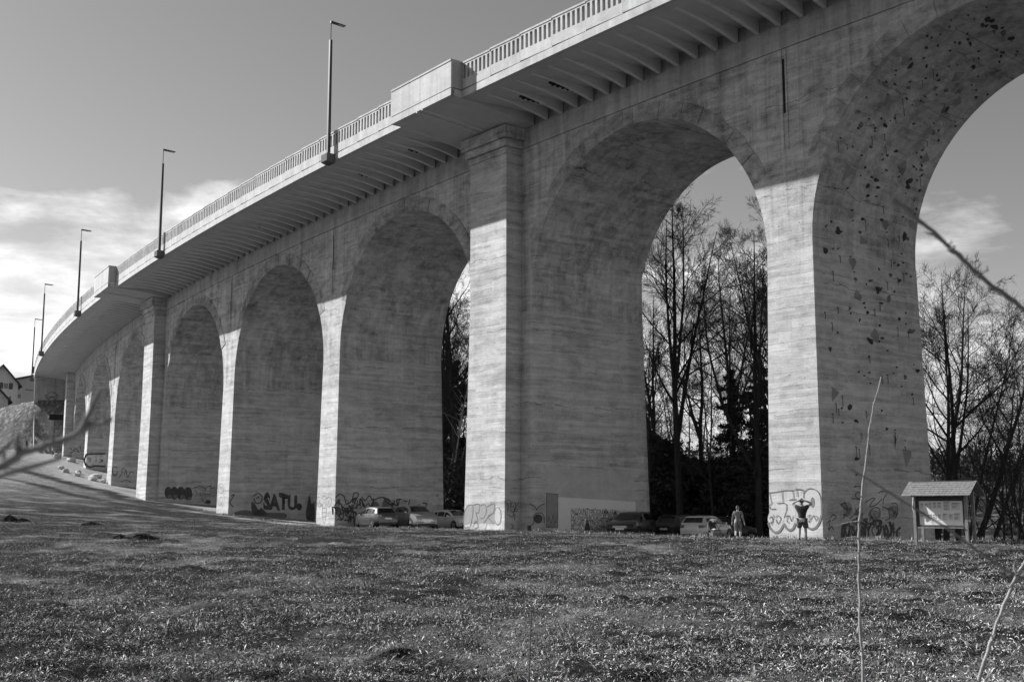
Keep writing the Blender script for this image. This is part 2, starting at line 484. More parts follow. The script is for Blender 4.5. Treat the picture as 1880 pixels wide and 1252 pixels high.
# the deck: slab, with flat soffit near the edge
vb(sweep([(OV - .02, 1.72), (OV - .02, 2.05), (-DEPTH - OV, 2.05), (-DEPTH - OV, 1.72), (-DEPTH - 4.4, 1.74), (-DEPTH, 1.9), (0, 1.9), (4.4, 1.74)], SA, SB), 'deck_slab', MAT['soffit'])
vb(sweep([(OV, 1.69), (OV, 2.11), (OV - .22, 2.11), (OV - .22, 1.69)], SA, SB), 'edge_beam', MAT['precast'])
vb(sweep([(-DEPTH - OV - .01, 1.69), (-DEPTH - OV - .01, 3.6), (-DEPTH - OV + .2, 3.6), (-DEPTH - OV + .2, 1.69)], SA, SB, 2.6), 'rear_parapet', MAT['precast'])
# road surface on the deck
vb(sweep([(OV - .3, 2.07), (OV - .3, 2.10), (-DEPTH - OV + .3, 2.10), (-DEPTH - OV + .3, 2.07)], SA, SB, 2.6), 'road_surface', plain('asphalt', .05, .9))

def place(o, s, off=0, z=0, parent=None):
    """put a part built in the local frame at arc length s"""
    link(o, parent or ROOT)
    p = axis(s) + ndir(s) * off
    o.location = (p.x - RO[0], p.y - RO[1], zst(s) + z)
    o.rotation_euler = (0, 0, head(s) + math.pi / 2)
    return o
# cantilever ribs: deep at the wall, fading into the slab
def rib_mesh():
    mb = MB(); w = .11; n = 12
    prof = [(.1 + 4.5 * k / n, 1.735 - .565 * (1 - k / n) ** 1.9) for k in range(n + 1)]
    A = [(-w, y, z) for y, z in prof]; B = [(w, y, z) for y, z in prof]
    T0 = [(-w, y, 1.93) for y, z in prof]; T1 = [(w, y, 1.93) for y, z in prof]
    vs = A + B + T0 + T1; m = n + 1; fs = []
    for k in range(n):
        fs.append((k, k + 1, m + k + 1, m + k))
        fs.append((k + 1, k, 2 * m + k, 2 * m + k + 1))
        fs.append((m + k, m + k + 1, 3 * m + k + 1, 3 * m + k))
    mb.add(vs, fs)
    o = mb.build('cantilever_rib', MAT['rib']); me = o.data; bpy.data.objects.remove(o); return me
RIB = rib_mesh()
def in_balcony(s): return any(th and ps < 140 and abs(s - ps) < 3.15 for ps, th in PIERS)
sts = [-22.1 + 1.3 * k for k in range(150)]
sts = [s for s in sts if not in_balcony(s) and s < 172]
vis = [s for s in sts if s > -1][:98]
for s in vis:
    place(bpy.data.objects.new('cantilever_rib', RIB), s)
mb = MB(); rv = [tuple(v.co) for v in RIB.vertices]; rf = [tuple(p.vertices) for p in RIB.polygons]
for s in sts:
    if s in vis: continue
    f = Frame(s); mb.add([f(x, y, z + zst(s)) for x, y, z in rv], rf)
tag(vb(mb, 'far_cantilever_ribs', MAT['rib']), kind='stuff')

# parapet panels with blind slots
PW = 2.6
def panel_mesh(slots=True):
    mb = MB(); h = PW / 2 - .012; z0, z1 = 2.16, 3.65
    yb, yf = -.24, .0
    zs0, zs1 = 2.74, 3.54
    mb.box(-h, h, yb, yf, z0, zs0 if slots else z1)
    if slots:
        n = 7; pitch = 2 * h / n
        sw = .21
        for k in range(n + 1):
            c = -h + pitch * (k - .5)
            x0 = max(-h, c + sw / 2); x1 = min(h, c + pitch - sw / 2)
            mb.box(x0, x1, yb + .0, yf, zs0, zs1)
        mb.box(-h, h, yb, yf, zs1, z1)
        mb.mi = 1; mb.box(-h, h, yb - .03, yb + .012, zs0 - .02, zs1 + .02); mb.mi = 0      # slot backing, shade of the recess put into its darker concrete
    mb.box(-h, h, yb - .05, yf + .035, z1, z1 + .10)                      # coping
    o = mb.build('parapet_panel', None, mats=[MAT['precast'], MAT['bracket']]); me = o.data; bpy.data.objects.remove(o); return me
PANEL = panel_mesh(True); SOLID = panel_mesh(False)
s = 22.5 + 3.12 + PW / 2
pos = []
k = 0
span = [(-40.1, -1)]
edges = [(-37.0, 19.35), (25.65, 81.9), (88.2, 175.5)]
for (a, b) in edges:
    n = int(round((b - a) / PW)); 
    for q in range(n): pos.append(a + (b - a) * (q + .5) / n)
for s in pos:
    if s < -20: continue
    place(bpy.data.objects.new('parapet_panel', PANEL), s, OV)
# balconies over the pilasters: solid panels set forward, side cheeks and a closed haunch beneath
BO = .75
for (ps, th) in PIERS:
    if not th or ps < 0 or ps > 140: continue
    f = Frame(ps); z = zst(ps); g = GR
    def q(x, y, dz): return f(x, y, z + dz + g * x)
    mb = MB(); hw = 3.13
    # haunch: from the capital to the edge, flush with the bottoms of the ribs
    n = 10; prof = [(1.35 + (OV + BO - 1.35) * k / n, 1.26 + .43 * (1 - (1 - k / n) ** 1.8)) for k in range(n + 1)]
    prof = [(.1, 1.17)] + [(y, zz if y > 1.5 else 1.26) for y, zz in prof]
    A = [q(-hw, y, zz) for y, zz in prof]; B = [q(hw, y, zz) for y, zz in prof]
    T0 = [q(-hw, y, 2.04) for y, zz in prof]; T1 = [q(hw, y, 2.04) for y, zz in prof]
    m = len(prof); fs = []
    for k in range(m - 1):
        fs += [(k, k + 1, m + k + 1, m + k), (k + 1, k, 2 * m + k, 2 * m + k + 1), (m + k, m + k + 1, 3 * m + k + 1, 3 * m + k)]
    mb.add(A + B + T0 + T1, fs)
    ho = vb(mb, 'haunch', MAT['soffit'])
    mb = MB()
    for x in (-.22, .35):
        pts = [q(x, y, zz - .035) for y, zz in prof[2:]]
        mb.tube(pts, .06, 6)
    vb(mb, 'haunch_joint', MAT['rib'], ho)
    mb = MB()
    bm = lambda x0, x1, y0, y1, a, b: mb.hexa([q(x0, y0, a), q(x0, y1, a), q(x1, y1, a), q(x1, y0, a), q(x0, y0, b), q(x0, y1, b), q(x1, y1, b), q(x1, y0, b)])
    yo = OV + BO
    for (x0, x1) in ((-hw, -.01), (.01, hw)):
        bm(x0, x1, yo - .2, yo, 2.16, 3.72)
    bm(-hw, hw, yo - .22, yo + .0, 1.69, 2.11)
    bm(-hw, hw, yo - .26, yo + .035, 3.722, 3.83)
    for sx in (-1, 1):
        x0, x1 = sorted((sx * hw, sx * (hw - .2)))
        bm(x0 + (.003 if sx < 0 else 0), x1 - (.003 if sx > 0 else 0), OV - .25, yo - .203, 2.16, 3.72)
        bm(x0 + (.003 if sx < 0 else 0), x1 - (.003 if sx > 0 else 0), OV - .25, yo - .223, 1.69, 2.11)
        bm(x0 - .01, x1 + .01, OV - .27, yo - .263, 3.722, 3.83)
    bm(-hw + .21, hw - .21, OV - .2, yo - .24, 1.95, 2.1)
    vb(mb, 'balcony_parapet', MAT['precast'], ho)
# dark inspection openings in the soffit
for (s, y) in ((17.15, 1.9), (14.55, 1.95), (28.85, 1.7), (35.35, 1.6), (52.25, 1.5)):
    mb = MB(); mb.box(-.30, .30, -1.05, .95, 1.70, 1.9)
    for k in range(5): mb.box(-.33, .33, -.9 + k * .38, -.80 + k * .38, 1.64, 1.70)
    o = mb.build('inspection_opening', MAT['dark']); COL.objects.unlink(o); place(o, s + .0, y)

# ---- abutment closing the far end under the deck
mb = MB(); f = Frame(156.0)
for (y0, y1, dz) in ((.0, 5.1, 0),):
    mb.hexa([f(0, y0, 9), f(.8, y0, 9), f(.8, y1, 9), f(0, y1, 9), f(0, y0, zst(156) + 1.7), f(.8, y0, zst(156) + 1.7), f(.8, y1, zst(156) + 1.7), f(0, y1, zst(156) + 1.7)])
mb.hexa([f(-.12, 4.75, 9), f(.9, 4.75, 9), f(.9, 5.3, 9), f(-.12, 5.3, 9), f(-.12, 4.75, zst(156) + 1.69), f(.9, 4.75, zst(156) + 1.69), f(.9, 5.3, zst(156) + 1.69), f(-.12, 5.3, zst(156) + 1.69)])
mb.hexa([f(-4.0, -DEPTH, 6), f(.8, -DEPTH, 6), f(.8, -.01, 6), f(-4.0, -.01, 6), f(-4.0, -DEPTH, zst(156)), f(.8, -DEPTH, zst(156)), f(.8, -.01, zst(156)), f(-4.0, -.01, zst(156))])
vb(mb, 'abutment', MAT['cornice'])

# ================================================================== STREET LAMPS on brackets
def lamp_parts():
    mb = MB()
    mb.box(-.42, .42, -.02, .62, 1.60, 2.12)
    mb.hexa([(-.42, -.02, 1.50), (.42, -.02, 1.50), (.42, .3, 1.5), (-.42, .3, 1.5), (-.42, -.02, 1.6), (.42, -.02, 1.6), (.42, .62, 1.6), (-.42, .62, 1.6)])
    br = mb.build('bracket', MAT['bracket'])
    b2 = br.modifiers.new('bevel', 'BEVEL'); b2.width = .02; b2.segments = 2
    mb = MB(); w0, w1 = .105, .085
    mb.hexa([(.0 - w0, .3 - w0, 2.12), (w0, .3 - w0, 2.12), (w0, .3 + w0, 2.12), (-w0, .3 + w0, 2.12), (-w1, .3 - w1, 10.1), (w1, .3 - w1, 10.1), (w1, .3 + w1, 10.1), (-w1, .3 + w1, 10.1)])
    mb.box(-.17, .17, .13, .47, 2.12, 2.16)
    po = mb.build('pole', MAT['steel'])
    mb = MB(); mb.tube([(0, .3, 10.1), (0, .3, 11.42)], .032, 8); rd = mb.build('rod', MAT['steel'], smooth=40)
    mb = MB()
    mb.hexa([(-.07, .34, 11.30), (.07, .34, 11.30), (.16, -.75, 11.30), (-.16, -.75, 11.30), (-.05, .34, 11.46), (.05, .34, 11.46), (.12, -.75, 11.36), (-.12, -.75, 11.36)])
    hd = mb.build('lamp_head', MAT['steel'])
    mb = MB(); mb.box(-.12, .12, -.7, -.2, 11.28, 11.302)
    gl = mb.build('diffuser', MAT['hold_light'], hd)
    for o in (br, po, rd, hd, gl): COL.objects.unlink(o)
    return [br, po, rd, hd], gl
LP, LG = lamp_parts()
LLAB = {34.05: 'tallest square street lamp, bracketed to the deck edge left of the big balcony',
        66.5: 'street lamp on the deck edge, second tallest, right of the small balcony',
        99.0: 'street lamp on the deck edge just left of the small far balcony',
        131.5: 'smaller distant street lamp near the left end of the deck',
        160.0: 'thinnest, farthest street lamp at the left tip of the deck'}
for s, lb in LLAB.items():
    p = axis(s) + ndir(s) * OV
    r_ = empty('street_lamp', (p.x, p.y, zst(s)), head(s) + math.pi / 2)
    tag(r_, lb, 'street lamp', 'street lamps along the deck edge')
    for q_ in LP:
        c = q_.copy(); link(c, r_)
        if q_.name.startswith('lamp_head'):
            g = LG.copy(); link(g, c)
for q_ in LP + [LG]: bpy.data.objects.remove(q_)
# ================================================================== painted writing and drawings, climbing holds
vb_one = vb
def vb(mb, name, mat, parent=None, smooth=None, mats=None):
    """painted strokes that do not touch become parts of their own"""
    st = getattr(mb, 'st', None)
    if not st or len(st) < 2: return vb_one(mb, name, mat, parent, smooth, mats)
    bb = []
    for (f0, f1) in st:
        Q = np.array([[mb.v[i] for i in f[:4]] if len(f) == 4 else [mb.v[i] for i in f][:4] for f in mb.f[f0:f1]]) if all(len(f) == 4 for f in mb.f[f0:f1]) else np.array([[mb.v[i] for f in mb.f[f0:f1] for i in f]])
        bb.append((Q.min(1) - .012, Q.max(1) + .012))
    def touch(i, j):
        (a0, a1), (b0, b1) = bb[i], bb[j]
        return bool(np.any(np.all((a0[:, None] <= b1[None]) & (b0[None] <= a1[:, None]), -1)))
    lab = list(range(len(st)))
    def root(i):
        while lab[i] != i: i = lab[i]
        return i
    for i in range(len(st)):
        for j in range(i):
            if touch(i, j): lab[root(i)] = root(j)
    out = None
    for r in sorted(set(root(i) for i in range(len(st)))):
        m2 = MB()
        for i, (f0, f1) in enumerate(st):
            if root(i) == r:
                for f in mb.f[f0:f1]: m2.add([mb.v[k] for k in f], [tuple(range(len(f)))])
        out = vb_one(m2, name, mat, parent)
    return out
class Wall:
    """a flat face of the viaduct; ink() lays thin paint on it"""
    def __init__(self, p0, n, parent):
        self.p0 = Vector(p0); self.n = Vector(n).normalized(); self.parent = parent; self.k = 0
        h = Vector((0, 0, 1)).cross(self.n); self.ex = h.normalized(); self.ez = self.n.cross(self.ex).normalized()
    def pt(self, u, v, lift=0): return on_plane(u, v, self.p0, self.n) + self.n * lift
def side_wall(i, facing=-1):
    """the flank of pier i that looks back along the bridge"""
    s, th = PIERS[i]; fr = Frame(s); zs = spring(i); h = half(i)
    p0 = fr(-h, 0, zs); n = (fr.t * -1) + Vector((0, 0, BX)); return Wall(p0, n, PIER_OBJ[i])
def front_wall(i):
    s, th = PIERS[i]; fr = Frame(s); zs = spring(i)
    p0 = fr(0, 1.16 if th else 0, zs); n = fr.n + Vector((0, 0, BY)); return Wall(p0, n, PIER_OBJ[i])
def pil_side(i):
    s, th = PIERS[i]; fr = Frame(s); zs = spring(i)
    return Wall(fr(-1.785, 0, zs), (fr.t * -1) + Vector((0, 0, BX)), PIER_OBJ[i])

def catmull(pts, closed=False, n=6):
    P = [Vector((a, b, 0)) for a, b in pts]; m = len(P)
    if m < 3: return [(p.x, p.y) for p in P]
    out = []
    for i in range(m if closed else m - 1):
        if closed: p0, p1, p2, p3 = P[(i - 1) % m], P[i], P[(i + 1) % m], P[(i + 2) % m]
        else: p0, p1, p2, p3 = P[max(i - 1, 0)], P[i], P[i + 1], P[min(i + 2, m - 1)]
        for k in range(n):
            t = k / n
            q = .5 * ((2 * p1) + (p2 - p0) * t + (2 * p0 - 5 * p1 + 4 * p2 - p3) * t * t + (3 * p1 - p0 - 3 * p2 + p3) * t ** 3)
            out.append((q.x, q.y))
    if not closed: out.append((P[-1].x, P[-1].y))
    return out
def stroke(mb, W, pts, w, closed=False, smooth=True, base=.010):
    w = w * .62; f0_ = len(mb.f)
    if smooth: pts = catmull(pts, closed)
    if closed: pts = pts + [pts[0]]
    P = [W.pt(u, v) for u, v in pts]
    for i in range(len(P) - 1):
        a, b = P[i], P[i + 1]; d = b - a
        if d.length < 1e-4: continue
        d.normalize(); sd = d.cross(W.n) * (w / 2); W.k += 1
        l = W.n * (base + (W.k % 60) * .00012)
        a = a - d * w * .3; b = b + d * w * .3
        mb.quad(a - sd + l, b - sd + l, b + sd + l, a + sd + l)
    mb.st = getattr(mb, 'st', []) + [(f0_, len(mb.f))]
def fill(mb, W, pts, lift=.005, smooth=True):
    if smooth: pts = catmull(pts, True, 5)
    mb.poly([W.pt(u, v, lift) for u, v in pts]); mb.st = getattr(mb, 'st', []) + [(len(mb.f) - 1, len(mb.f))]
def paint(W, name, fills=(), strokes=(), mats=('spray_pale', 'spray_black'), label=None, smooth=True):
    if fills:
        mb = MB()
        for i, f in enumerate(fills): fill(mb, W, f, .005 + .0015 * i, smooth)
        o = vb(mb, name, MAT[mats[0]], W.parent)
        # child of a pier whose own origin equals the root
        if label: tag(o, label)
    if strokes:
        mb = MB()
        for st in strokes:
            pts, w = st[0], st[1]; closed = len(st) > 2 and st[2]
            stroke(mb, W, pts, w, closed, smooth, .011)
        o = vb(mb, name + '_line' if fills else name, MAT[mats[1]], W.parent)
        if label and not fills: tag(o, label)

def ell(cx, cy, rx, ry, n=10, a0=0): return [(cx + rx * math.cos(a0 + 2 * math.pi * k / n), cy + ry * math.sin(a0 + 2 * math.pi * k / n)) for k in range(n)]
def scrib(rng, u0, u1, v0, v1, n):
    return [(u0 + (u1 - u0) * (k / (n - 1)) + rng.uniform(-2, 2), rng.uniform(v0, v1)) for k in range(n)]

# --- front of the near pier: big bubble letters
W = front_wall(2)
b1 = [(1411, 945), (1417, 936), (1424, 934), (1418, 932), (1414, 926), (1418, 924), (1437, 923), (1444, 926), (1444, 937), (1440, 950), (1437, 962), (1432, 972), (1424, 974), (1415, 967), (1410, 956)]
b2 = [(1440, 952), (1446, 938), (1450, 925), (1458, 922), (1461, 935), (1460, 955), (1455, 968), (1449, 972), (1443, 966)]
b3 = [(1477, 905), (1483, 898), (1490, 897), (1499, 900), (1506, 910), (1508, 925), (1508, 945), (1503, 960), (1494, 970), (1486, 968), (1479, 960), (1476, 950), (1480, 935), (1476, 922)]
for P_ in (b1, b2, b3):
    paint(W, 'bubble_letter', [P_], [], ('pale_wash', 'spray_black'))
for pts in ([(1411, 960), (1415, 970), (1421, 976), (1427, 977), (1433, 973), (1438, 964)], [(1440, 962), (1445, 970), (1450, 973), (1456, 970), (1460, 961)], [(1478, 961), (1484, 968), (1491, 971), (1499, 967), (1505, 957), (1508, 947)]):
    mb = MB(); stroke(mb, W, pts, .17, base=.016); vb(mb, 'bubble_letter_shade', MAT['spray_grey'], W.parent)
for P_ in (ell(1492, 922, 3.7, 9.5), [(1448, 918), (1456, 915), (1463, 916), (1458, 919)]):
    mb = MB(); fill(mb, W, P_, .013); vb(mb, 'bubble_letter_counter', MAT['spray_grey'], W.parent)
for st in ([(1413, 904), (1424, 903), (1436, 901), (1447, 900), (1456, 900), (1463, 898), (1474, 899), (1476, 903), (1476, 914)], [(1413, 904), (1415, 914), (1417, 924)], [(1436, 901), (1437, 912), (1438, 922)], [(1455, 900), (1457, 908), (1457, 914)], [(1463, 896), (1464, 906), (1464, 911)],
           [(1477, 905), (1483, 898), (1490, 897), (1499, 900), (1506, 910), (1508, 925), (1508, 945)], [(1417, 924), (1413, 929), (1416, 934), (1425, 934)], [(1428, 924), (1437, 923), (1444, 926), (1444, 937), (1440, 950)],
           [(1413, 951), (1417, 948), (1419, 956), (1414, 960)], [(1421, 945), (1419, 957), (1417, 963)], [(1424, 950), (1429, 946), (1434, 952), (1429, 961), (1425, 953)], [(1443, 948), (1448, 946), (1445, 955), (1449, 960)], [(1450, 946), (1453, 956), (1457, 947)],
           [(1483, 948), (1488, 945), (1485, 958), (1490, 952), (1494, 946), (1497, 953)], [(1498, 947), (1502, 950), (1498, 956)]):
    mb = MB(); stroke(mb, W, st, .05, base=.02); vb(mb, 'bubble_letter_outline', MAT['spray_black'], W.parent)
# --- shaded flank of the near pier: dense black piece behind the notice board
W = side_wall(2); rng = random.Random(5)
mb = MB()
for k in range(17):
    u = 1547 + k * 6.3 + rng.uniform(-2, 2); v1 = 984 - (u - 1545) * .015
    v0 = rng.uniform(955, 968)
    stroke(mb, W, [(u + rng.uniform(-3, 3), v1), (u + rng.uniform(-3, 3), (v0 + v1) / 2), (u + rng.uniform(-2, 4), v0)], rng.uniform(.10, .30), base=.012)
for a in ([(1545, 985), (1547, 965), (1556, 963)], [(1556, 983), (1562, 966), (1570, 980)], [(1600, 960), (1608, 955), (1618, 958), (1612, 966)], [(1620, 965), (1630, 985), (1640, 962)], [(1572, 985), (1577, 961), (1587, 964), (1580, 975)]):
    stroke(mb, W, a, .2, base=.02)
vb(mb, 'graffiti_piece', MAT['spray_black'], W.parent)
mb = MB()
for a in ([(1567, 894), (1579, 893), (1580, 905), (1574, 903), (1570, 910), (1582, 918)], [(1563, 915), (1575, 916), (1582, 922), (1571, 940), (1560, 952)], [(1588, 922), (1600, 915), (1606, 915), (1600, 922), (1597, 930), (1610, 925), (1619, 915)], [(1612, 905), (1620, 901), (1628, 905), (1622, 915), (1621, 925)],
          [(1600, 950), (1597, 940), (1604, 932), (1613, 933), (1615, 945), (1607, 950), (1604, 942)], [(1570, 945), (1580, 938), (1582, 950), (1571, 950)], [(1620, 930), (1630, 935), (1633, 950), (1625, 955)], [(1636, 925), (1645, 924), (1648, 940), (1643, 950)], [(1519, 960), (1524, 955), (1521, 972), (1526, 966), (1530, 972)], [(1524, 950), (1530, 944), (1535, 950), (1528, 955)]):
    stroke(mb, W, a, .07, base=.012)
rg = random.Random(12)
for k in range(22):
    u, v = rg.uniform(1548, 1650), rg.uniform(925, 982)
    stroke(mb, W, [(u + rg.uniform(-7, 7), v + rg.uniform(-9, 9)) for q in range(rg.randint(3, 5))], rg.uniform(.04, .09), base=.03)
vb(mb, 'graffiti_outline', MAT['spray_black'], W.parent)
for c in ((1556, 935, 9, 14), (1640, 940, 9, 13), (1605, 945, 12, 9)):
    mb = MB(); fill(mb, W, ell(*c), .004); vb(mb, 'faded_paint', MAT['grey_patch'], W.parent)
# --- pilaster front of the thick pier: worn grey bubble letters
W = front_wall(3)
paint(W, 'worn_letters', [[(851, 962), (853, 940), (860, 927), (876, 925), (890, 924), (908, 924), (909, 935), (906, 948), (908, 961), (895, 961), (880, 961), (865, 961)]], [], ('spray_mid', 'spray_black'), 'worn grey block letters on the sunlit pilaster')
for P_ in (ell(914, 947, 5.6, 15), [(880, 962), (893, 961), (890, 972), (882, 972)]):
    mb = MB(); fill(mb, W, P_, .012); vb(mb, 'pale_letter', MAT['pale_wash'], W.parent)
mb = MB()
for st in ([(851, 962), (853, 940), (860, 927), (868, 930), (867, 950), (863, 965)], [(868, 927), (880, 925), (879, 940), (874, 941), (877, 955), (870, 960)], [(882, 928), (890, 926), (893, 938), (888, 950), (882, 951)], [(894, 930), (907, 924), (906, 940), (896, 948), (906, 960)],
           ell(914, 947, 6, 16) + [(920, 947)], [(850, 955), (853, 968), (860, 966)], [(868, 967), (874, 956), (878, 966), (872, 970)], [(858, 974), (864, 965), (866, 958)], [(888, 960), (895, 950), (901, 944)]):
    stroke(mb, W, st, .055, base=.017)
vb(mb, 'worn_letter_outline', MAT['spray_grey'], W.parent)
W = pil_side(3); mb = MB()
for st in ([(926, 921), (936, 918), (937, 930)], [(931, 922), (932, 938), (934, 924)], [(940, 919), (938, 930), (943, 929)], [(945, 922), (948, 928), (952, 920)], [(936, 932), (941, 940), (947, 928), (942, 945)], [(931, 944), (940, 948), (945, 944), (944, 955)], [(939, 962), (942, 968), (938, 970)], [(945, 935), (949, 934), (949, 938), (945, 938)]):
    stroke(mb, W, st, .06, base=.01)
vb(mb, 'tag_scribble', MAT['spray_black'], W.parent)
# --- flank of the thick pier: plaster patch, white panel with lettering, dark panel, small faces
W = side_wall(3)
def rect_patch(name, P, mat, lift, label=None):
    mb = MB(); F = [W.pt(u, v, lift) for u, v in P]; B = [W.pt(u, v, -.02) for u, v in P]
    mb.add(B + F, [(4, 5, 6, 7), (0, 1, 5, 4), (1, 2, 6, 5), (2, 3, 7, 6), (3, 0, 4, 7)])
    o = vb(mb, name, MAT[mat], W.parent)
    if label: tag(o, label)
    return o
rect_patch('plaster_patch', [(1001, 905), (1024.5, 905), (1024.5, 912), (1166, 921), (1164.5, 866), (1001, 853)], 'patch', .006) if False else None
rect_patch('plaster_patch', [(1001, 985), (1167, 985), (1164.5, 866), (1001, 853)], 'patch', .006)
rect_patch('white_panel', [(1024.5, 985), (1168, 985), (1166.5, 921), (1024.5, 912)], 'white_patch', .012, 'white painted panel with black hand lettering')
rect_patch('dark_panel', [(1003, 968), (1024, 968), (1024, 907), (1003, 905)], 'grey_patch', .014)
mb = MB()
for st in ([(1003, 968), (1003, 905), (1024, 907), (1024, 968), (1003, 968)],): stroke(mb, W, st, .05, smooth=False, base=.02)
for st in ([(1006, 957), (1008, 948), (1012, 960), (1015, 946), (1018, 960), (1022, 947)], [(1005, 968), (1010, 964), (1013, 969), (1017, 963)]): stroke(mb, W, st, .05, base=.026)
vb(mb, 'panel_frame', MAT['spray_black'], W.parent)
for c in ((978, 934, 3.6, 2.6), (991, 935, 3.6, 2.6)):
    mb = MB(); fill(mb, W, ell(*c), .012); vb(mb, 'painted_eye', MAT['patch'], W.parent)
mb = MB(); fill(mb, W, ell(988, 952, 7.5, 8.5), .012); fill(mb, W, [(968, 964), (975, 964), (975, 976), (968, 976)], .012, False); 
for st in ([(972, 925), (980, 929), (985, 936)], [(985, 936), (991, 928), (999, 925)], [(974, 965), (980, 958), (980, 947), (988, 941), (997, 945), (999, 960)]): stroke(mb, W, st, .08, base=.02)
vb(mb, 'painted_mouth', MAT['spray_black'], W.parent)
for c in ((978, 934.5, 1.2, 1.2), (991, 935.5, 1.2, 1.2)):
    mb = MB(); fill(mb, W, ell(*c), .02); vb(mb, 'painted_pupil', MAT['spray_black'], W.parent)
def lettering(W, text, ua, va, ub, vb_, hgt, name, mat, lift=.02, fat=.006):
    """one line of hand lettering on the wall from pixel (ua,va) to (ub,vb_), hgt metres tall"""
    cu = bpy.data.curves.new(name, 'FONT'); cu.body = text; cu.size = 1.0; cu.resolution_u = 2; cu.offset = fat
    to = bpy.data.objects.new(name, cu); COL.objects.link(to); bpy.context.view_layer.update()
    me = bpy.data.meshes.new_from_object(to.evaluated_get(bpy.context.evaluated_depsgraph_get()))
    bpy.data.objects.remove(to)
    A = W.pt(ua, va, lift); B = W.pt(ub, vb_, lift); ex = B - A; ez = W.ez
    xs = [v.co.x for v in me.vertices]; x0, x1 = min(xs), max(xs)
    rng = random.Random(len(text))
    for v in me.vertices:
        f = (v.co.x - x0) / (x1 - x0)
        wob = math.sin(f * 37 + len(text)) * .10
        p = A + ex * f + ez * ((v.co.y / .70 * (1 + wob) + .05 * math.sin(f * 61)) * hgt)
        v.co = p - Vector(RO)
    me.materials.clear(); me.materials.append(MAT[mat])
    o = bpy.data.objects.new(name, me); link(o, W.parent); return o
lettering(W, 'HeLLOUNiTYPROGRAMMeFAMiLY + ?', 1048, 943, 1147, 947, .36, 'wall_lettering', 'spray_black')
lettering(W, 'FeSTiVaLFRiBOURGeFFeRVeSSeNT !', 1048, 954.5, 1147, 957.5, .36, 'wall_lettering', 'spray_black')
lettering(W, 'ORGaNiSeBYPROCULTUReFoRCe8', 1048, 965, 1147, 967, .34, 'wall_lettering', 'spray_black')
lettering(W, 'FReeVoLKHiPHiPHiSTORYTOUR', 1048, 976.5, 1140, 977, .36, 'wall_lettering', 'spray_black')
# --- pier with the line drawing of an elephant's head, and the piece to its right
W = front_wall(4); mb = MB()
for st in ([(592, 915), (584, 912), (582, 922), (586, 930), (591, 925)], [(598, 915), (606, 912), (608, 922), (604, 930), (599, 925)], [(591, 914), (595, 909), (600, 914)], [(592, 925), (592, 940), (593, 955), (595, 961)], [(598, 925), (599, 940), (597, 955), (595, 961)], [(592, 932), (598, 932)], [(592, 940), (598, 940)], [(592, 948), (598, 948)], [(586, 918), (588, 926)], [(604, 918), (602, 926)]):
    stroke(mb, W, st, .07, base=.012)
vb(mb, 'elephant_drawing', MAT['spray_mid'], W.parent)
W = side_wall(4); mb = MB()
for st in ([(616, 913), (624, 907), (632, 912), (636, 925), (646, 918), (650, 905), (658, 907), (652, 920), (648, 932), (656, 930)], [(614, 928), (622, 922), (628, 930), (630, 950), (624, 955)], [(664, 912), (670, 918), (678, 910), (684, 918), (694, 914), (704, 913), (717, 920)], [(704, 913), (710, 922), (722, 930)], [(617, 942), (622, 932), (626, 940), (622, 947)], [(633, 945), (638, 935), (642, 950), (646, 938), (650, 950)], [(664, 920), (668, 930), (676, 924), (680, 932)], [(733, 917), (731, 928)], [(741, 919), (747, 920)], [(752, 918), (749, 930)], [(763, 929), (770, 926)], [(776, 923), (784, 925), (778, 934), (773, 940)]):
    stroke(mb, W, st, .14, base=.012)
rg = random.Random(14)
for k in range(30):
    u, v = rg.uniform(614, 735), rg.uniform(918, 958)
    stroke(mb, W, [(u + rg.uniform(-6, 6), v + rg.uniform(-8, 8)) for q in range(rg.randint(3, 5))], rg.uniform(.06, .2), base=.03)
vb(mb, 'graffiti_outline', MAT['spray_black'], W.parent)
for P_ in ([(700, 936), (706, 915), (716, 917), (713, 930)], ell(621, 940, 4, 7), ell(688, 928, 8, 8)):
    mb = MB(); fill(mb, W, P_, .006); vb(mb, 'grey_graffiti_fill', MAT['spray_grey'], W.parent)
# --- next pier: dark block letters on a pale ground, a creature beside them
W = front_wall(5); mb = MB()
for st in (ell(406, 896, 4.5, 9), [(402, 900), (400, 915), (403, 930)], [(410, 900), (412, 915), (409, 930)], [(404, 893), (406, 896)], [(408, 893), (407, 896)], ell(406, 918, 2.5, 6), [(404, 926), (408, 926)]):
    stroke(mb, W, st, .06, base=.012)
vb(mb, 'face_drawing', MAT['spray_grey'], W.parent)
W = side_wall(5)
paint(W, 'pale_letter_ground', [[(481, 904), (560, 905), (560, 943), (490, 940)]], [], ('patch', 'spray_black'), None, False)
mb = MB(); fill(mb, W, [(432, 940), (450, 936), (470, 940), (492, 941), (523, 942), (523, 951), (490, 949), (452, 946), (430, 944)], .009); vb(mb, 'dark_paint_band', MAT['spray_grey'], W.parent)
mb = MB()
fill(mb, W, [(466, 945), (461, 925), (466, 922), (474, 935), (480, 932), (490, 945)], .012)
for st in ([(466, 910), (474, 905), (481, 912), (478, 922), (470, 923), (466, 915)], [(424, 910), (430, 908), (422, 922), (428, 930)], [(471, 914), (475, 912)]): stroke(mb, W, st, .14, base=.014)
fill(mb, W, [(562, 950), (566, 915), (569, 910), (572, 925), (577, 922), (577, 960)], .01)
vb(mb, 'painted_creature', MAT['spray_black'], W.parent)
lettering(W, 'SATU', 483, 933, 545, 936, 1.25, 'block_letters', 'spray_black', .016, .055)
mb = MB(); fill(mb, W, ell(549, 930, 5.5, 6.5), .016); vb(mb, 'painted_dot', MAT['spray_black'], W.parent)
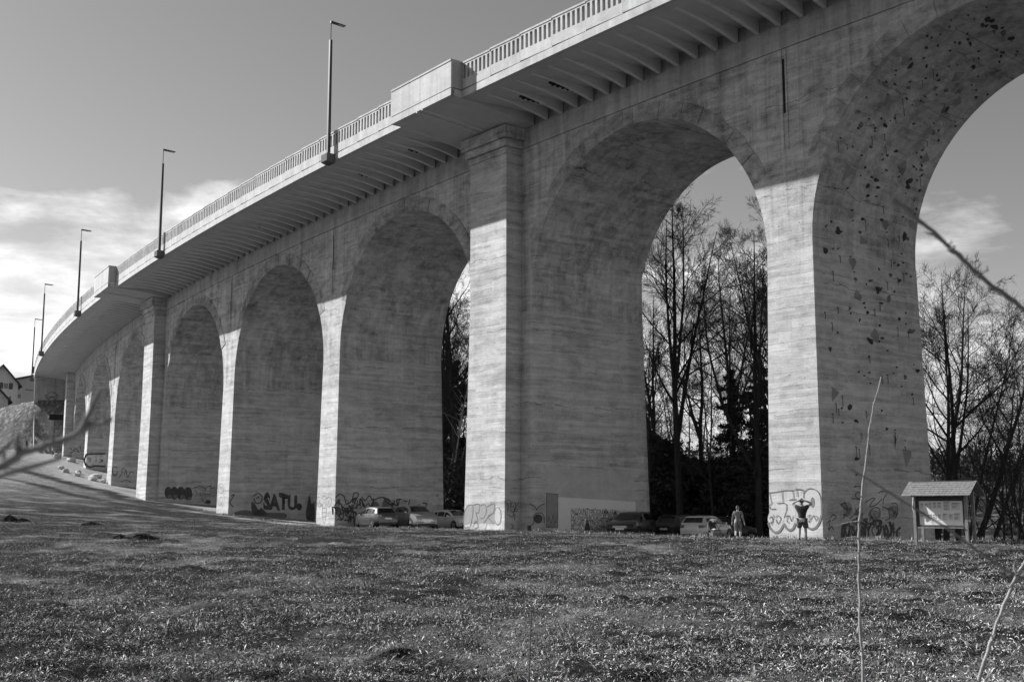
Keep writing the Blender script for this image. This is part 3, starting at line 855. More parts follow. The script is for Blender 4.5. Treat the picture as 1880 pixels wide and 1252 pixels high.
# --- under the far small balcony: row of dark round blobs and a pale running figure outline
W = side_wall(6)
for (u, v, rx, ry) in ((309, 904, 7, 11), (320, 905, 7, 12), (332, 905, 8, 12), (345, 906, 8, 12), (382, 921, 5, 4)):
    mb = MB(); fill(mb, W, ell(u, v, rx, ry), .006 + .002 * (u % 5)); vb(mb, 'dark_bubble_letter', MAT['spray_black'], W.parent)
for (u, v, rx, ry) in ((311, 911, 4, 4), (322, 911, 4, 4), (335, 912, 5, 4), (348, 915, 4, 3)):
    mb = MB(); fill(mb, W, ell(u, v, rx, ry), .02); vb(mb, 'bubble_letter_highlight', MAT['spray_grey'], W.parent)
mb = MB()
for st in ([(356, 896), (366, 892), (376, 896), (376, 903)], [(356, 900), (362, 904), (358, 912)], [(367, 905), (369, 910)], [(376, 898), (383, 892), (388, 896), (384, 902)], [(372, 906), (384, 907), (392, 900)], [(370, 914), (374, 922), (380, 923)], [(381, 893), (388, 891)], [(388, 897), (393, 895)]): stroke(mb, W, st, .09, base=.012)
vb(mb, 'cartoon_outline', MAT['spray_black'], W.parent)
# --- far piers
W = side_wall(7); mb = MB()
for st in (ell(211, 864, 5, 7), [(206, 860), (208, 872), (214, 872)], [(218, 877), (224, 868), (224, 860), (230, 862), (228, 872)], [(232, 863), (234, 876), (240, 866), (246, 868)], [(222, 884), (232, 881), (240, 885)]): stroke(mb, W, st, .12, base=.012)
vb(mb, 'graffiti_outline', MAT['spray_black'], W.parent)
W = side_wall(8); mb = MB()
for st in (([(157, 838), (160, 834), (176, 833), (192, 833)], .35), ([(157, 838), (155, 845), (158, 854), (166, 857), (176, 855), (192, 856)], .35)): stroke(mb, W, st[0], st[1], base=.016)
vb(mb, 'letter_outline', MAT['spray_black'], W.parent)
lettering(W, 'QUeR', 158, 853.5, 199, 854, 1.45, 'bubble_letters', 'spray_pale', .012, .07)
W = side_wall(9); mb = MB()
for st in ([(128, 822), (133, 826), (140, 824), (144, 828)], [(130, 832), (136, 828), (146, 830)], [(147, 818), (149, 828)]): stroke(mb, W, st, .16, base=.012)
vb(mb, 'graffiti_outline', MAT['spray_black'], W.parent)
# abutment: sprayed round emblem
fA = Frame(156.0); W = Wall(fA(0, 2, 15), fA.t * -1, ROOT); mb = MB()
for st in (ell(95, 735, 6, 6) + [(101, 735)], [(88, 730), (85, 724), (83, 728), (88, 733)], [(102, 730), (105, 724), (107, 728), (102, 733)], [(89, 722), (95, 720), (102, 722), (104, 726)], [(91, 737), (99, 737)], [(92, 740), (99, 740)], [(90, 728), (100, 728)]): stroke(mb, W, st, .14, base=.014)
vb(mb, 'sprayed_emblem', MAT['spray_black'])

# --- climbing holds and volumes on the flank and vault right of the near pier
iA = 2; sA = PIERS[2][0]; frA = Frame(sA); zsA = BAYS[1][3]; rA = (BAYS[1][1] - BAYS[1][0]) / 2; cA = (BAYS[1][0] + BAYS[1][1]) / 2
def flank(l, d):
    """point and frame on the flank (l metres above the ground) running on into the vault"""
    zb = -1.2; hs = zsA - zb
    if l <= hs:
        z = zb + l; e = BX * (spring(2) - z)
        return frA(-half(2) - max(e, 0), -d, z), (frA.t * -1 + Vector((0, 0, BX))).normalized(), Vector((0, 0, 1))
    an = (l - hs) / rA
    s_ = cA + rA * math.cos(an); z = zsA + rA * math.sin(an)
    t = tdir(s_)
    return BP(s_, -d, z), (t * (-math.cos(an)) + Vector((0, 0, -math.sin(an)))), (t * (-math.sin(an)) + Vector((0, 0, math.cos(an))))
rng = random.Random(77)
def blob(mb, p, n, up, sx, sy, h, rot, tri=False):
    sd = up.cross(n).normalized(); a = sd * math.cos(rot) + up * math.sin(rot); b = up * math.cos(rot) - sd * math.sin(rot)
    if tri:
        base = [p + a * x * sx + b * y * sy + n * .004 for x, y in ((-.9, -.55), (.95, -.3), (.15, .8))]
        base0 = [q - n * .03 for q in base]
        top = p + n * h + a * sx * .05
        mb.add(base0 + base + [top], [(0, 1, 4, 3), (1, 2, 5, 4), (2, 0, 3, 5), (3, 4, 6), (4, 5, 6), (5, 3, 6)])
    else:
        k = 6; ph = rng.uniform(0, 6); an = [ph + 2 * math.pi * (q + rng.uniform(-.3, .3)) / k for q in range(k)]; q_ = [rng.uniform(.55, 1.25) for _ in range(k)]
        r1 = [p - n * .02 + (a * math.cos(an[q]) * sx + b * math.sin(an[q]) * sy) * q_[q] for q in range(k)]
        r2 = [p + n * h * rng.uniform(.5, .95) + (a * math.cos(an[q]) * sx + b * math.sin(an[q]) * sy) * q_[q] * rng.uniform(.45, .8) for q in range(k)]
        top = p + n * h
        mb.add(r1 + r2 + [top], [(q, (q + 1) % k, k + (q + 1) % k, k + q) for q in range(k)] + [(k + q, k + (q + 1) % k, 2 * k) for q in range(k)])
made = 0
while made < 100:
    l = 3.2 + 23.5 * rng.random() ** .62; d = rng.uniform(.6, 8.3)
    lane = (abs(d - 3.1) < 1.3) or (abs(d - 5.4) < .8)
    if not lane and rng.random() < .45: continue
    p, n, up = flank(l, d); mb = MB()
    s_ = rng.choice([.06, .08, .09, .11, .13, .18]) * 1.15
    blob(mb, p, n, up, s_ * rng.uniform(.6, 1), s_ * rng.uniform(.9, 1.7), rng.uniform(.10, .22), rng.uniform(0, 3.1))
    vb(mb, 'climbing_hold', MAT[rng.choice(['hold_dark', 'hold_dark', 'hold_dark', 'hold_mid', 'hold_mid', 'hold_light'])], PIER_OBJ[2]); made += 1
mb = MB()
for k in range(150):
    l = 2.6 + 25 * rng.random() ** .7; d = rng.uniform(.4, 8.5); p, n, up = flank(l, d); s_ = rng.choice([.05, .06, .07, .09])
    blob(mb, p, n, up, s_ * rng.uniform(.6, 1.1), s_ * rng.uniform(.8, 1.5), rng.uniform(.06, .12), rng.uniform(0, 3.1))
tag(vb_one(mb, 'small_climbing_holds', MAT['hold_dark'], PIER_OBJ[2]), kind='stuff')
W = side_wall(2)
for (l, d, sz, ro) in ((6.6, 1.1, .40, .6), (3.9, 6.9, .55, .9), (9.6, 4.7, .42, 1.7), (13.0, 3.1, .36, 1.2), (15.3, 5.9, .30, 1.5), (17.2, 2.0, .55, .6), (18.2, 6.1, .45, 1.7), (20.3, 6.6, .45, .4), (21.0, 2.3, .42, 1.0), (23.3, 5.2, .42, 1.3), (19.0, 7.6, .42, .5), (11.4, 3.4, .34, 2.0), (22.2, 6.9, .36, .5), (14.2, 4.1, .34, 2.4)):
    p, n, up = flank(l, d); mb = MB(); blob(mb, p, n, up, sz, sz * 1.05, .28, ro, True)
    vb(mb, 'climbing_volume', MAT['grey_patch'], PIER_OBJ[2])
for k in range(46):
    l = rng.uniform(4, 24); d = rng.uniform(.5, 8.4); p, n, up = flank(l, d); mb = MB()
    q = p + n * .06; mb.tube([q, q + Vector((0, 0, -rng.uniform(.25, .55)))], .016, 5)
    mb.tube([p, q], .02, 5)
    vb(mb, 'bolt_sling', MAT['hold_dark'], PIER_OBJ[2])
# ================================================================== GROUND
def ground_mat():
    m, nt, bs = new_mat('field_soil_and_stubble')
    co = coords(nt, False)
    big = noise(nt, co, .11, None, 4, .6)
    mid = noise(nt, co, .9, None, 4, .65)
    fine = noise(nt, co, 9., None, 4, .75)
    vfine = noise(nt, co, 38., None, 3, .7)
    stretch = noise(nt, co, 1.0, (.22, .9, 1), 4, .6)
    v = M2(nt, 'ADD', M2(nt, 'MULTIPLY', fine, .55), M2(nt, 'MULTIPLY', vfine, .45))
    grit = noise(nt, co, 3.2, None, 4, .75)
    v = ramp(nt, M2(nt, 'ADD', M2(nt, 'MULTIPLY', v, .6), M2(nt, 'MULTIPLY', grit, .4)), .40, .62, 0, 1)
    k = M2(nt, 'ADD', M2(nt, 'MULTIPLY', big, .5), M2(nt, 'MULTIPLY', mid, .5))
    k = M2(nt, 'ADD', M2(nt, 'MULTIPLY', k, .6), M2(nt, 'MULTIPLY', stretch, .4))
    k = ramp(nt, k, .36, .62, .012, .055)
    sx = N(nt, 'ShaderNodeSeparateXYZ'); L(nt, co, sx.inputs[0])
    hill = ramp(nt, M2(nt, 'ADD', sx.outputs['Z'], M2(nt, 'MULTIPLY', big, 2.0)), 1.2, 4.5, 0, 1)     # dry grass on the slopes
    col = M2(nt, 'ADD', M2(nt, 'MULTIPLY', v, k), .012)
    tuft = ramp(nt, noise(nt, co, 1.7, (1, 1, .5), 7, .8), .42, .58, 0, 1)
    dry = M2(nt, 'ADD', .03, M2(nt, 'MULTIPLY', M2(nt, 'ADD', M2(nt, 'MULTIPLY', v, .5), M2(nt, 'ADD', tuft, M2(nt, 'MULTIPLY', mid, .4))), .34))
    mxh = N(nt, 'ShaderNodeMix'); mxh.data_type = 'FLOAT'; L(nt, M2(nt, 'MULTIPLY', hill, ramp(nt, sx.outputs['X'], 10, -10, 0, 1)), mxh.inputs[0]); L(nt, col, mxh.inputs[2]); L(nt, dry, mxh.inputs[3]); col = mxh.outputs[0]
    def over(c, attr, val):
        at_ = N(nt, 'ShaderNodeAttribute', attribute_name=attr); m_ = N(nt, 'ShaderNodeMix'); m_.data_type = 'FLOAT'
        L(nt, at_.outputs['Fac'], m_.inputs[0]); L(nt, c, m_.inputs[2]); L(nt, val, m_.inputs[3]); return m_.outputs[0]
    col = over(col, 'gravel', M2(nt, 'ADD', .26, M2(nt, 'MULTIPLY', M2(nt, 'ADD', fine, M2(nt, 'MULTIPLY', mid, .5)), .36)))
    col = over(col, 'soil', M2(nt, 'ADD', .012, M2(nt, 'MULTIPLY', v, .05)))
    L(nt, col, bs.inputs['Base Color'])
    bs.inputs['Roughness'].default_value = .95; bs.inputs['Specular IOR Level'].default_value = .1
    h = M2(nt, 'ADD', M2(nt, 'MULTIPLY', fine, 1.), M2(nt, 'ADD', M2(nt, 'MULTIPLY', vfine, .6), M2(nt, 'MULTIPLY', tuft, 3.0)))
    bump(nt, bs, h, 1.0, .12)
    return m
MAT['field'] = ground_mat()
def poly_dist(x, y, pts):
    d = np.full(x.shape, 1e9)
    for (a, b) in zip(pts, pts[1:]):
        ax, ay = a[0], a[1]; bx, by = b[0] - ax, b[1] - ay
        t = np.clip(((x - ax) * bx + (y - ay) * by) / (bx * bx + by * by + 1e-9), 0, 1)
        d = np.minimum(d, np.hypot(x - ax - t * bx, y - ay - t * by))
    return d
def bxy(s, o): p = BP(s, o, 0); return (p.x, p.y)
VERGE = [(bxy(44, .2), .5), (bxy(64, .9), 1.3), (bxy(78, 1.6), 1.9), (bxy(90, 2.2), 2.5), (bxy(104, 2.6), 3.2), (bxy(118, 3.0), 3.8), (bxy(132, 3.2), 4.2), (bxy(147, 3.4), 4.2)]
LANE = [bxy(s, -4.8) for s in range(-24, 130, 8)]
TRACKS = [([(-20, 852), (60, 868), (150, 893), (260, 922), (380, 940), (500, 955), (620, 966)], 1.5), ([(-20, 872), (70, 890), (180, 917), (300, 938), (420, 950)], 1.1), ([(120, 884), (230, 912), (330, 931)], 1.8), ([(380, 985), (520, 992), (640, 996)], .7)]
TRACKS = [([tuple(gnd(u_, v_).xy) for u_, v_ in q], w_) for q, w_ in TRACKS]
MOLES = []
def gravel_w(x, y):
    w = np.zeros(x.shape)
    for (a, wa), (b, wb) in zip(VERGE, VERGE[1:]): w = np.maximum(w, 1.6 - poly_dist(x, y, [a, b]) / ((wa + wb) / 2) * 1.15)
    w = np.maximum(w, 2.2 - poly_dist(x, y, LANE) / 4.6 * 1.6)
    return np.clip(w + (vnoise(x, y, 1.7, 61) - .5) * 1.1 + (vnoise(x, y, .6, 62) - .5) * .5, 0, 1)
def soil_w(x, y):
    w = np.zeros(x.shape)
    for q, wd in TRACKS: w = np.maximum(w, 1.35 - poly_dist(x, y, q) / wd)
    for (mx, my, mr) in MOLES: w = np.maximum(w, 1.5 - np.hypot(x - mx, y - my) / mr)
    return np.clip((w + (vnoise(x, y, 1.3, 71) - .5) * 1.3 + (vnoise(x, y, .45, 72) - .5) * .9 + (vnoise(x, y, 4.2, 73) - .5) * .6) * np.clip(w * 4, 0, 1), 0, 1)
GRID = {}
def surf(x, y):
    """height of the terrain mesh, read off its polar grid (forward sector)"""
    r = np.hypot(x, y); a = np.arctan2(x, y); rs, an, z = GRID['rs'], GRID['an'], GRID['z']
    i = np.clip(np.searchsorted(rs, r) - 1, 0, len(rs) - 2); j = np.clip(np.searchsorted(an, a) - 1, 0, len(an) - 2)
    fi = (r - rs[i]) / (rs[i + 1] - rs[i]); fj = (a - an[j]) / (an[j + 1] - an[j])
    return (z[i, j] * (1 - fi) + z[i + 1, j] * fi) * (1 - fj) + (z[i, j + 1] * (1 - fi) + z[i + 1, j + 1] * fi) * fj
def ground():
    rs = np.concatenate([[0.0], np.geomspace(2.2, 70, 330), np.geomspace(70.5, 260, 150), np.geomspace(265, 2500, 40)])
    an = np.concatenate([np.linspace(-40, 40, 330), np.linspace(41.5, 318.5, 120)]) * math.pi / 180
    RR, AA = np.meshgrid(rs[1:], an, indexing='ij')
    x = RR * np.sin(AA); y = RR * np.cos(AA); x = x.ravel(); y = y.ravel()
    z = ground_np(x, y) + clods(x, y)
    n = len(an); m = len(rs) - 1
    GRID.update(rs=rs[1:], an=an, z=z.reshape(m, n))
    V = np.c_[x, y, z]; V = np.vstack([V, [[0, 0, gz(0, 0)]]])
    i = np.arange(m - 1)[:, None]; j = np.arange(n)[None]
    a = i * n + j; b = i * n + (j + 1) % n
    Fq = np.stack([a, a + n, b + n, b], -1).reshape(-1, 4)
    jj = np.arange(n); c = len(V) - 1
    Ft = np.stack([np.full(n, c), jj, (jj + 1) % n, (jj + 1) % n], -1)
    me = np_mesh('field', V, Fq, MAT['field'], True)
    for nm, f in (('gravel', gravel_w(V[:, 0], V[:, 1])), ('soil', soil_w(V[:, 0], V[:, 1]))):
        at_ = me.attributes.new(nm, 'FLOAT', 'POINT'); at_.data.foreach_set('value', f.astype(np.float32))
    o = link(bpy.data.objects.new('field', me)); tag(o, kind='structure')
    mb = MB(); mb.add([tuple(p) for p in V[:n]] + [tuple(V[-1])], [(n, (q + 1) % n, q) for q in range(n)])
    return o

# dark mole hills
MAT['soil'] = plain('dark_soil', .028, .95, .3, 12., 0, .1, 1.0)
def mound(x, y, r, h, seed):
    rng = np.random.default_rng(seed); n, m = 54, 20; vs = [(0, 0, h)]; fs = []
    for i in range(1, m + 1):
        f = i / m
        for k in range(n):
            a = 2 * math.pi * k / n; rr = r * f * (1 + .22 * math.sin(a * 2 + seed) + .12 * math.sin(a * 5 + 2 * seed) + .05 * rng.random())
            zz = h * (1 - f) ** .8 * (.75 + .5 * rng.random()) + (rng.random() - .3) * min(.10, h * .7) * (f < 1)
            gx, gy = x + rr * math.cos(a), y + rr * math.sin(a)
            vs.append((rr * math.cos(a), rr * math.sin(a), zz + gz(gx, gy) - gz(x, y) - (.1 if i == m else 0)))
    for k in range(n): fs.append((0, 1 + k, 1 + (k + 1) % n))
    for i in range(m - 1):
        for k in range(n):
            a = 1 + i * n + k; b = 1 + i * n + (k + 1) % n; fs.append((a, a + n, b + n, b))
    mb = MB(); mb.add(vs, fs); o = mb.build('mole_hill', MAT['soil'], None)
    o.location = (x, y, gz(x, y)); MOLES.append((x, y, r * 1.25)); return o
for (u, v, Y, r_, h_, lb) in ((740, 1168, 13.3, .50, .12, 'largest dark mole hill in the near field, left of the middle'), (45, 1166, 13.5, .28, .09, 'dark mole hill at the near left edge of the field'),
                      (28, 952, 64, 1.0, .42, 'black mole hill far out at the left edge of the field'), (52, 953, 64, .7, .22, 'low mole hill just right of the black one at the far left edge'), (230, 984, 48, .6, .16, 'left end mole hill of the pair in front of the second pilaster'), (272, 984, 48, 1.0, .22, 'wider mole hill of the pair in front of the second pilaster'),
                      (1065, 981, 64, .55, .10, 'low soil heap by the small child'), (1690, 1152, 14, .3, .06, 'small dark mole hill at the lower right between the two saplings'), (510, 1234, 11, .26, .05, 'small soil heap at the bottom edge of the field, left of middle'), (178, 957, 62, .8, .2, 'dark mole hill on the left field between the pairs')):
    x = (u - CX) / F_PX * Y; tag(mound(x, Y, r_ * .55, h_ * .62, int(u)), lb, 'mole hill', 'mole hills on the field')

ground()
# stubble, dead leaves and grass blades lying on the field: nobody could count them
def litter_mat():
    m, nt, bs = new_mat('stubble_litter')
    ge = N(nt, 'ShaderNodeNewGeometry'); r = ge.outputs['Random Per Island']
    co = coords(nt, False)
    v = ramp(nt, M2(nt, 'POWER', r, 2.0), 0, 1, .035, .80)
    k = ramp(nt, noise(nt, co, 2.6, (.7, 1.3, 1), 5, .7), .38, .60, .42, 1.2)
    v = M2(nt, 'MULTIPLY', v, k)
    L(nt, v, bs.inputs['Base Color']); bs.inputs['Roughness'].default_value = .8; bs.inputs['Specular IOR Level'].default_value = .15
    return m
MAT['litter'] = litter_mat()
def litter(name, n, r0, r1, lens, wid, lift, tilt, seed, amax=29.5):
    g = np.random.default_rng(seed)
    r = r0 * (r1 / r0) ** (g.random(n) ** .9); a = np.radians(g.uniform(-amax, amax, n))
    x = r * np.sin(a); y = r * np.cos(a)
    # thin out where the bare soil shows
    dens = vnoise(x, y, .36, 21) * .48 + vnoise(x, y, .15, 23) * .30 + vnoise(x, y, 1.5, 25) * .34
    keep = g.random(n) < np.clip((dens - .36) * 4.0, .24, 1)
    # not under the viaduct
    dx = x - axis(0).x; dy = y - axis(0).y
    x, y, r = x[keep], y[keep], r[keep]; n = len(x)
    cs, sn = math.cos(AL0), math.sin(AL0)
    # outward offset from the bridge line (osculating circle)
    cxc = X0 + math.cos(AL0) / KAP; cyc = Y0 + math.sin(AL0) / KAP
    off = np.hypot(x - cxc, y - cyc) - 1 / KAP
    kp = (off > .25) & (g.random(n) > gravel_w(x, y) * 1.1) & (g.random(n) > soil_w(x, y) * .9); x, y, r = x[kp], y[kp], r[kp]; n = len(x)
    z = surf(x, y)
    ln = g.uniform(*lens, n) * (.6 + .9 * g.random(n)); w = g.uniform(*wid, n)
    th = g.uniform(0, 2 * math.pi, n); ti = np.abs(g.normal(0, tilt, n)); ti = np.minimum(ti, 1.4)
    d = np.c_[np.cos(th) * np.cos(ti), np.sin(th) * np.cos(ti), np.sin(ti)]
    ro = g.uniform(-1.1, 1.1, n)
    sd = np.c_[-np.sin(th), np.cos(th), np.zeros(n)]
    up = np.cross(d, sd)
    sd = sd * np.cos(ro)[:, None] + up * np.sin(ro)[:, None]
    p = np.c_[x, y, z + lift * g.random(n) + .004]
    mid = p + d * (ln * .5)[:, None] + np.c_[np.zeros(n), np.zeros(n), ln * .10]
    tip = p + d * ln[:, None]
    V = np.stack([p, mid + sd * w[:, None] * .5, tip, mid - sd * w[:, None] * .5], 1).reshape(-1, 3)
    F = np.arange(len(V)).reshape(-1, 4)
    o = link(bpy.data.objects.new(name, np_mesh(name, V, F, MAT['litter']))); tag(o, kind='stuff'); return o
litter('leaf_tufts', 460000, 12, 165, (.025, .085), (.006, .017), .06, .6, 6)
litter('field_stubble', 1100000, 7, 120, (.015, .055), (.004, .014), .05, .6, 1)
litter('straw_stalks', 90000, 7, 60, (.05, .14), (.003, .008), .03, .35, 2)
litter('grass_blades', 90000, 7, 110, (.03, .075), (.004, .008), .01, .9, 4)

MAT['soil'] = plain('dark_soil', .028, .95, .3, 12., 0, .1, 1.0)
def weeds():
    g = np.random.default_rng(31); n = 16000; s = g.uniform(-24, 70, n); o = np.abs(g.normal(0, .35, n)) + .12
    s = s[vnoise(s, s * 0, 1.3, 4)[:] + g.random(n) * .5 > .7]; n = len(s); o = o[:n]
    x = np.interp(s, _S, _AX); y = np.interp(s, _S, _AY); h = np.interp(s, _S, _H); x = x - np.cos(h) * o; y = y - np.sin(h) * o
    z = surf(x, y); th = g.uniform(0, 6.28, n); ti = g.uniform(.7, 1.5, n); ln = g.uniform(.06, .26, n); w = g.uniform(.006, .014, n)
    d = np.c_[np.cos(th) * np.cos(ti), np.sin(th) * np.cos(ti), np.sin(ti)]; sd = np.c_[-np.sin(th), np.cos(th), np.zeros(n)]
    p = np.c_[x, y, z - .01]; q = p + d * ln[:, None]; m = p + d * ln[:, None] * .5
    V = np.stack([p, m + sd * w[:, None], q, m - sd * w[:, None]], 1).reshape(-1, 3)
    tag(link(bpy.data.objects.new('wall_weeds', np_mesh('wall_weeds', V, np.arange(len(V)).reshape(-1, 4), MAT['litter']))), kind='stuff')
weeds()
# ================================================================== SKY
def world():
    w = bpy.data.worlds.new('World'); SC.world = w; w.use_nodes = True; nt = w.node_tree
    bg = nt.nodes['Background']
    sky = N(nt, 'ShaderNodeTexSky'); sky.sky_type = 'NISHITA'; sky.sun_disc = False
    sky.sun_elevation = SUN_EL; sky.sun_rotation = -SUN_AZ; sky.altitude = 600; sky.air_density = 1.0; sky.dust_density = .6; sky.ozone_density = 1.5
    sp = N(nt, 'ShaderNodeSeparateColor'); L(nt, sky.outputs[0], sp.inputs[0])
    g = M2(nt, 'ADD', M2(nt, 'MULTIPLY', sp.outputs[0], 1.12), M2(nt, 'MULTIPLY', sp.outputs[1], -.14))
    tc = N(nt, 'ShaderNodeTexCoord'); sx = N(nt, 'ShaderNodeSeparateXYZ'); L(nt, tc.outputs['Generated'], sx.inputs[0])
    z = M2(nt, 'MAXIMUM', sx.outputs['Z'], 0.0)
    zz = M2(nt, 'ADD', z, .12)
    cb = N(nt, 'ShaderNodeCombineXYZ')
    L(nt, M2(nt, 'DIVIDE', sx.outputs['X'], zz), cb.inputs[0]); L(nt, M2(nt, 'DIVIDE', sx.outputs['Y'], zz), cb.inputs[1])
    mp = N(nt, 'ShaderNodeMapping'); mp.inputs['Location'].default_value = (3.1, .7, 0); L(nt, cb.outputs[0], mp.inputs[0])
    n1 = noise(nt, mp.outputs[0], 1.9, (1, .9, 1), 8, .58, .2)
    n2 = noise(nt, mp.outputs[0], .6, (1, .9, 1), 3, .5)
    n3 = noise(nt, mp.outputs[0], 4.5, (1, .8, 1), 6, .6, .3)
    c = M2(nt, 'ADD', M2(nt, 'ADD', M2(nt, 'MULTIPLY', n1, .52), M2(nt, 'MULTIPLY', n2, .30)), M2(nt, 'MULTIPLY', n3, .18))
    # cloud banks hang low over the horizon, thickest towards the sun
    low = ramp(nt, z, .10, .29, .17, -.14)
    sdv = N(nt, 'ShaderNodeVectorMath', operation='DOT_PRODUCT'); L(nt, tc.outputs['Generated'], sdv.inputs[0])
    sdv.inputs[1].default_value = (-math.sin(SUN_AZ), math.cos(SUN_AZ), 0)
    sun = ramp(nt, sdv.outputs['Value'], .0, .72, .03, .095)
    c = M2(nt, 'ADD', M2(nt, 'ADD', c, low), sun)
    cm = ramp(nt, c, .51, .66, 0, 1)
    lum = ramp(nt, sdv.outputs['Value'], -.1, .8, CLOUD_FAR, CLOUD_SUN)
    lum = M2(nt, 'MULTIPLY', lum, ramp(nt, M2(nt, 'ADD', M2(nt, 'MULTIPLY', n1, .5), M2(nt, 'MULTIPLY', n3, .5)), .34, .64, .58, 1.14))
    mx = N(nt, 'ShaderNodeMix'); mx.data_type = 'FLOAT'; L(nt, cm, mx.inputs[0]); L(nt, g, mx.inputs[2]); L(nt, lum, mx.inputs[3])
    L(nt, mx.outputs[0], bg.inputs['Color']); bg.inputs['Strength'].default_value = SKY_STR
SUN_EL, SUN_AZ = R(34.0), R(67.2)
SKY_STR = .088; CLOUD_FAR, CLOUD_SUN = 4.8, 6.7
world()
sl = bpy.data.lights.new('sun', 'SUN'); sl.energy = 4.0; sl.angle = R(.53); sl.color = (1, 1, 1)
so = link(bpy.data.objects.new('sun', sl)); sv = Vector((-math.sin(SUN_AZ) * math.cos(SUN_EL), math.cos(SUN_AZ) * math.cos(SUN_EL), math.sin(SUN_EL)))
so.rotation_euler = sv.to_track_quat('Z', 'Y').to_euler(); so.location = (0, 0, 60)
# ================================================================== CAMERA
cd = bpy.data.cameras.new('camera'); cd.sensor_width = 36; cd.lens = F_PX / 1880 * 36; cd.clip_start = .05; cd.clip_end = 6000
cd.dof.use_dof = True; cd.dof.focus_distance = 52; cd.dof.aperture_fstop = 9
co_ = link(bpy.data.objects.new('camera', cd)); co_.rotation_euler = (math.pi / 2 + PITCH, 0, 0)
SC.camera = co_
SC.view_settings.view_transform = 'Standard'; SC.view_settings.look = 'None'; SC.view_settings.exposure = 1.08
SC.cycles.max_bounces = 6; SC.cycles.diffuse_bounces = 3
# ================================================================== TREES
def tubes_np(branches):
    """branches: list of (pts (m,3), radii (m,), sides) -> V, F arrays"""
    VV = []; FF = []; base = 0
    for pts, rad, n in branches:
        m = len(pts)
        t = np.empty_like(pts); t[1:-1] = pts[2:] - pts[:-2]; t[0] = pts[1] - pts[0]; t[-1] = pts[-1] - pts[-2]
        t /= np.linalg.norm(t, axis=1)[:, None] + 1e-9
        ref = np.where(np.abs(t[:, 2:3]) < .9, np.array([[0, 0, 1.]]), np.array([[1., 0, 0]]))
        u = np.cross(t, ref); u /= np.linalg.norm(u, axis=1)[:, None] + 1e-9
        w = np.cross(t, u)
        a = np.arange(n) * 2 * math.pi / n
        ring = pts[:, None, :] + (u[:, None, :] * np.cos(a)[None, :, None] + w[:, None, :] * np.sin(a)[None, :, None]) * rad[:, None, None]
        VV.append(ring.reshape(-1, 3))
        i = np.arange(m - 1)[:, None] * n; k = np.arange(n)[None]
        q = np.stack([i + k, i + (k + 1) % n, i + n + (k + 1) % n, i + n + k], -1).reshape(-1, 4) + base
        FF.append(q); base += m * n
    return np.vstack(VV), np.vstack(FF)

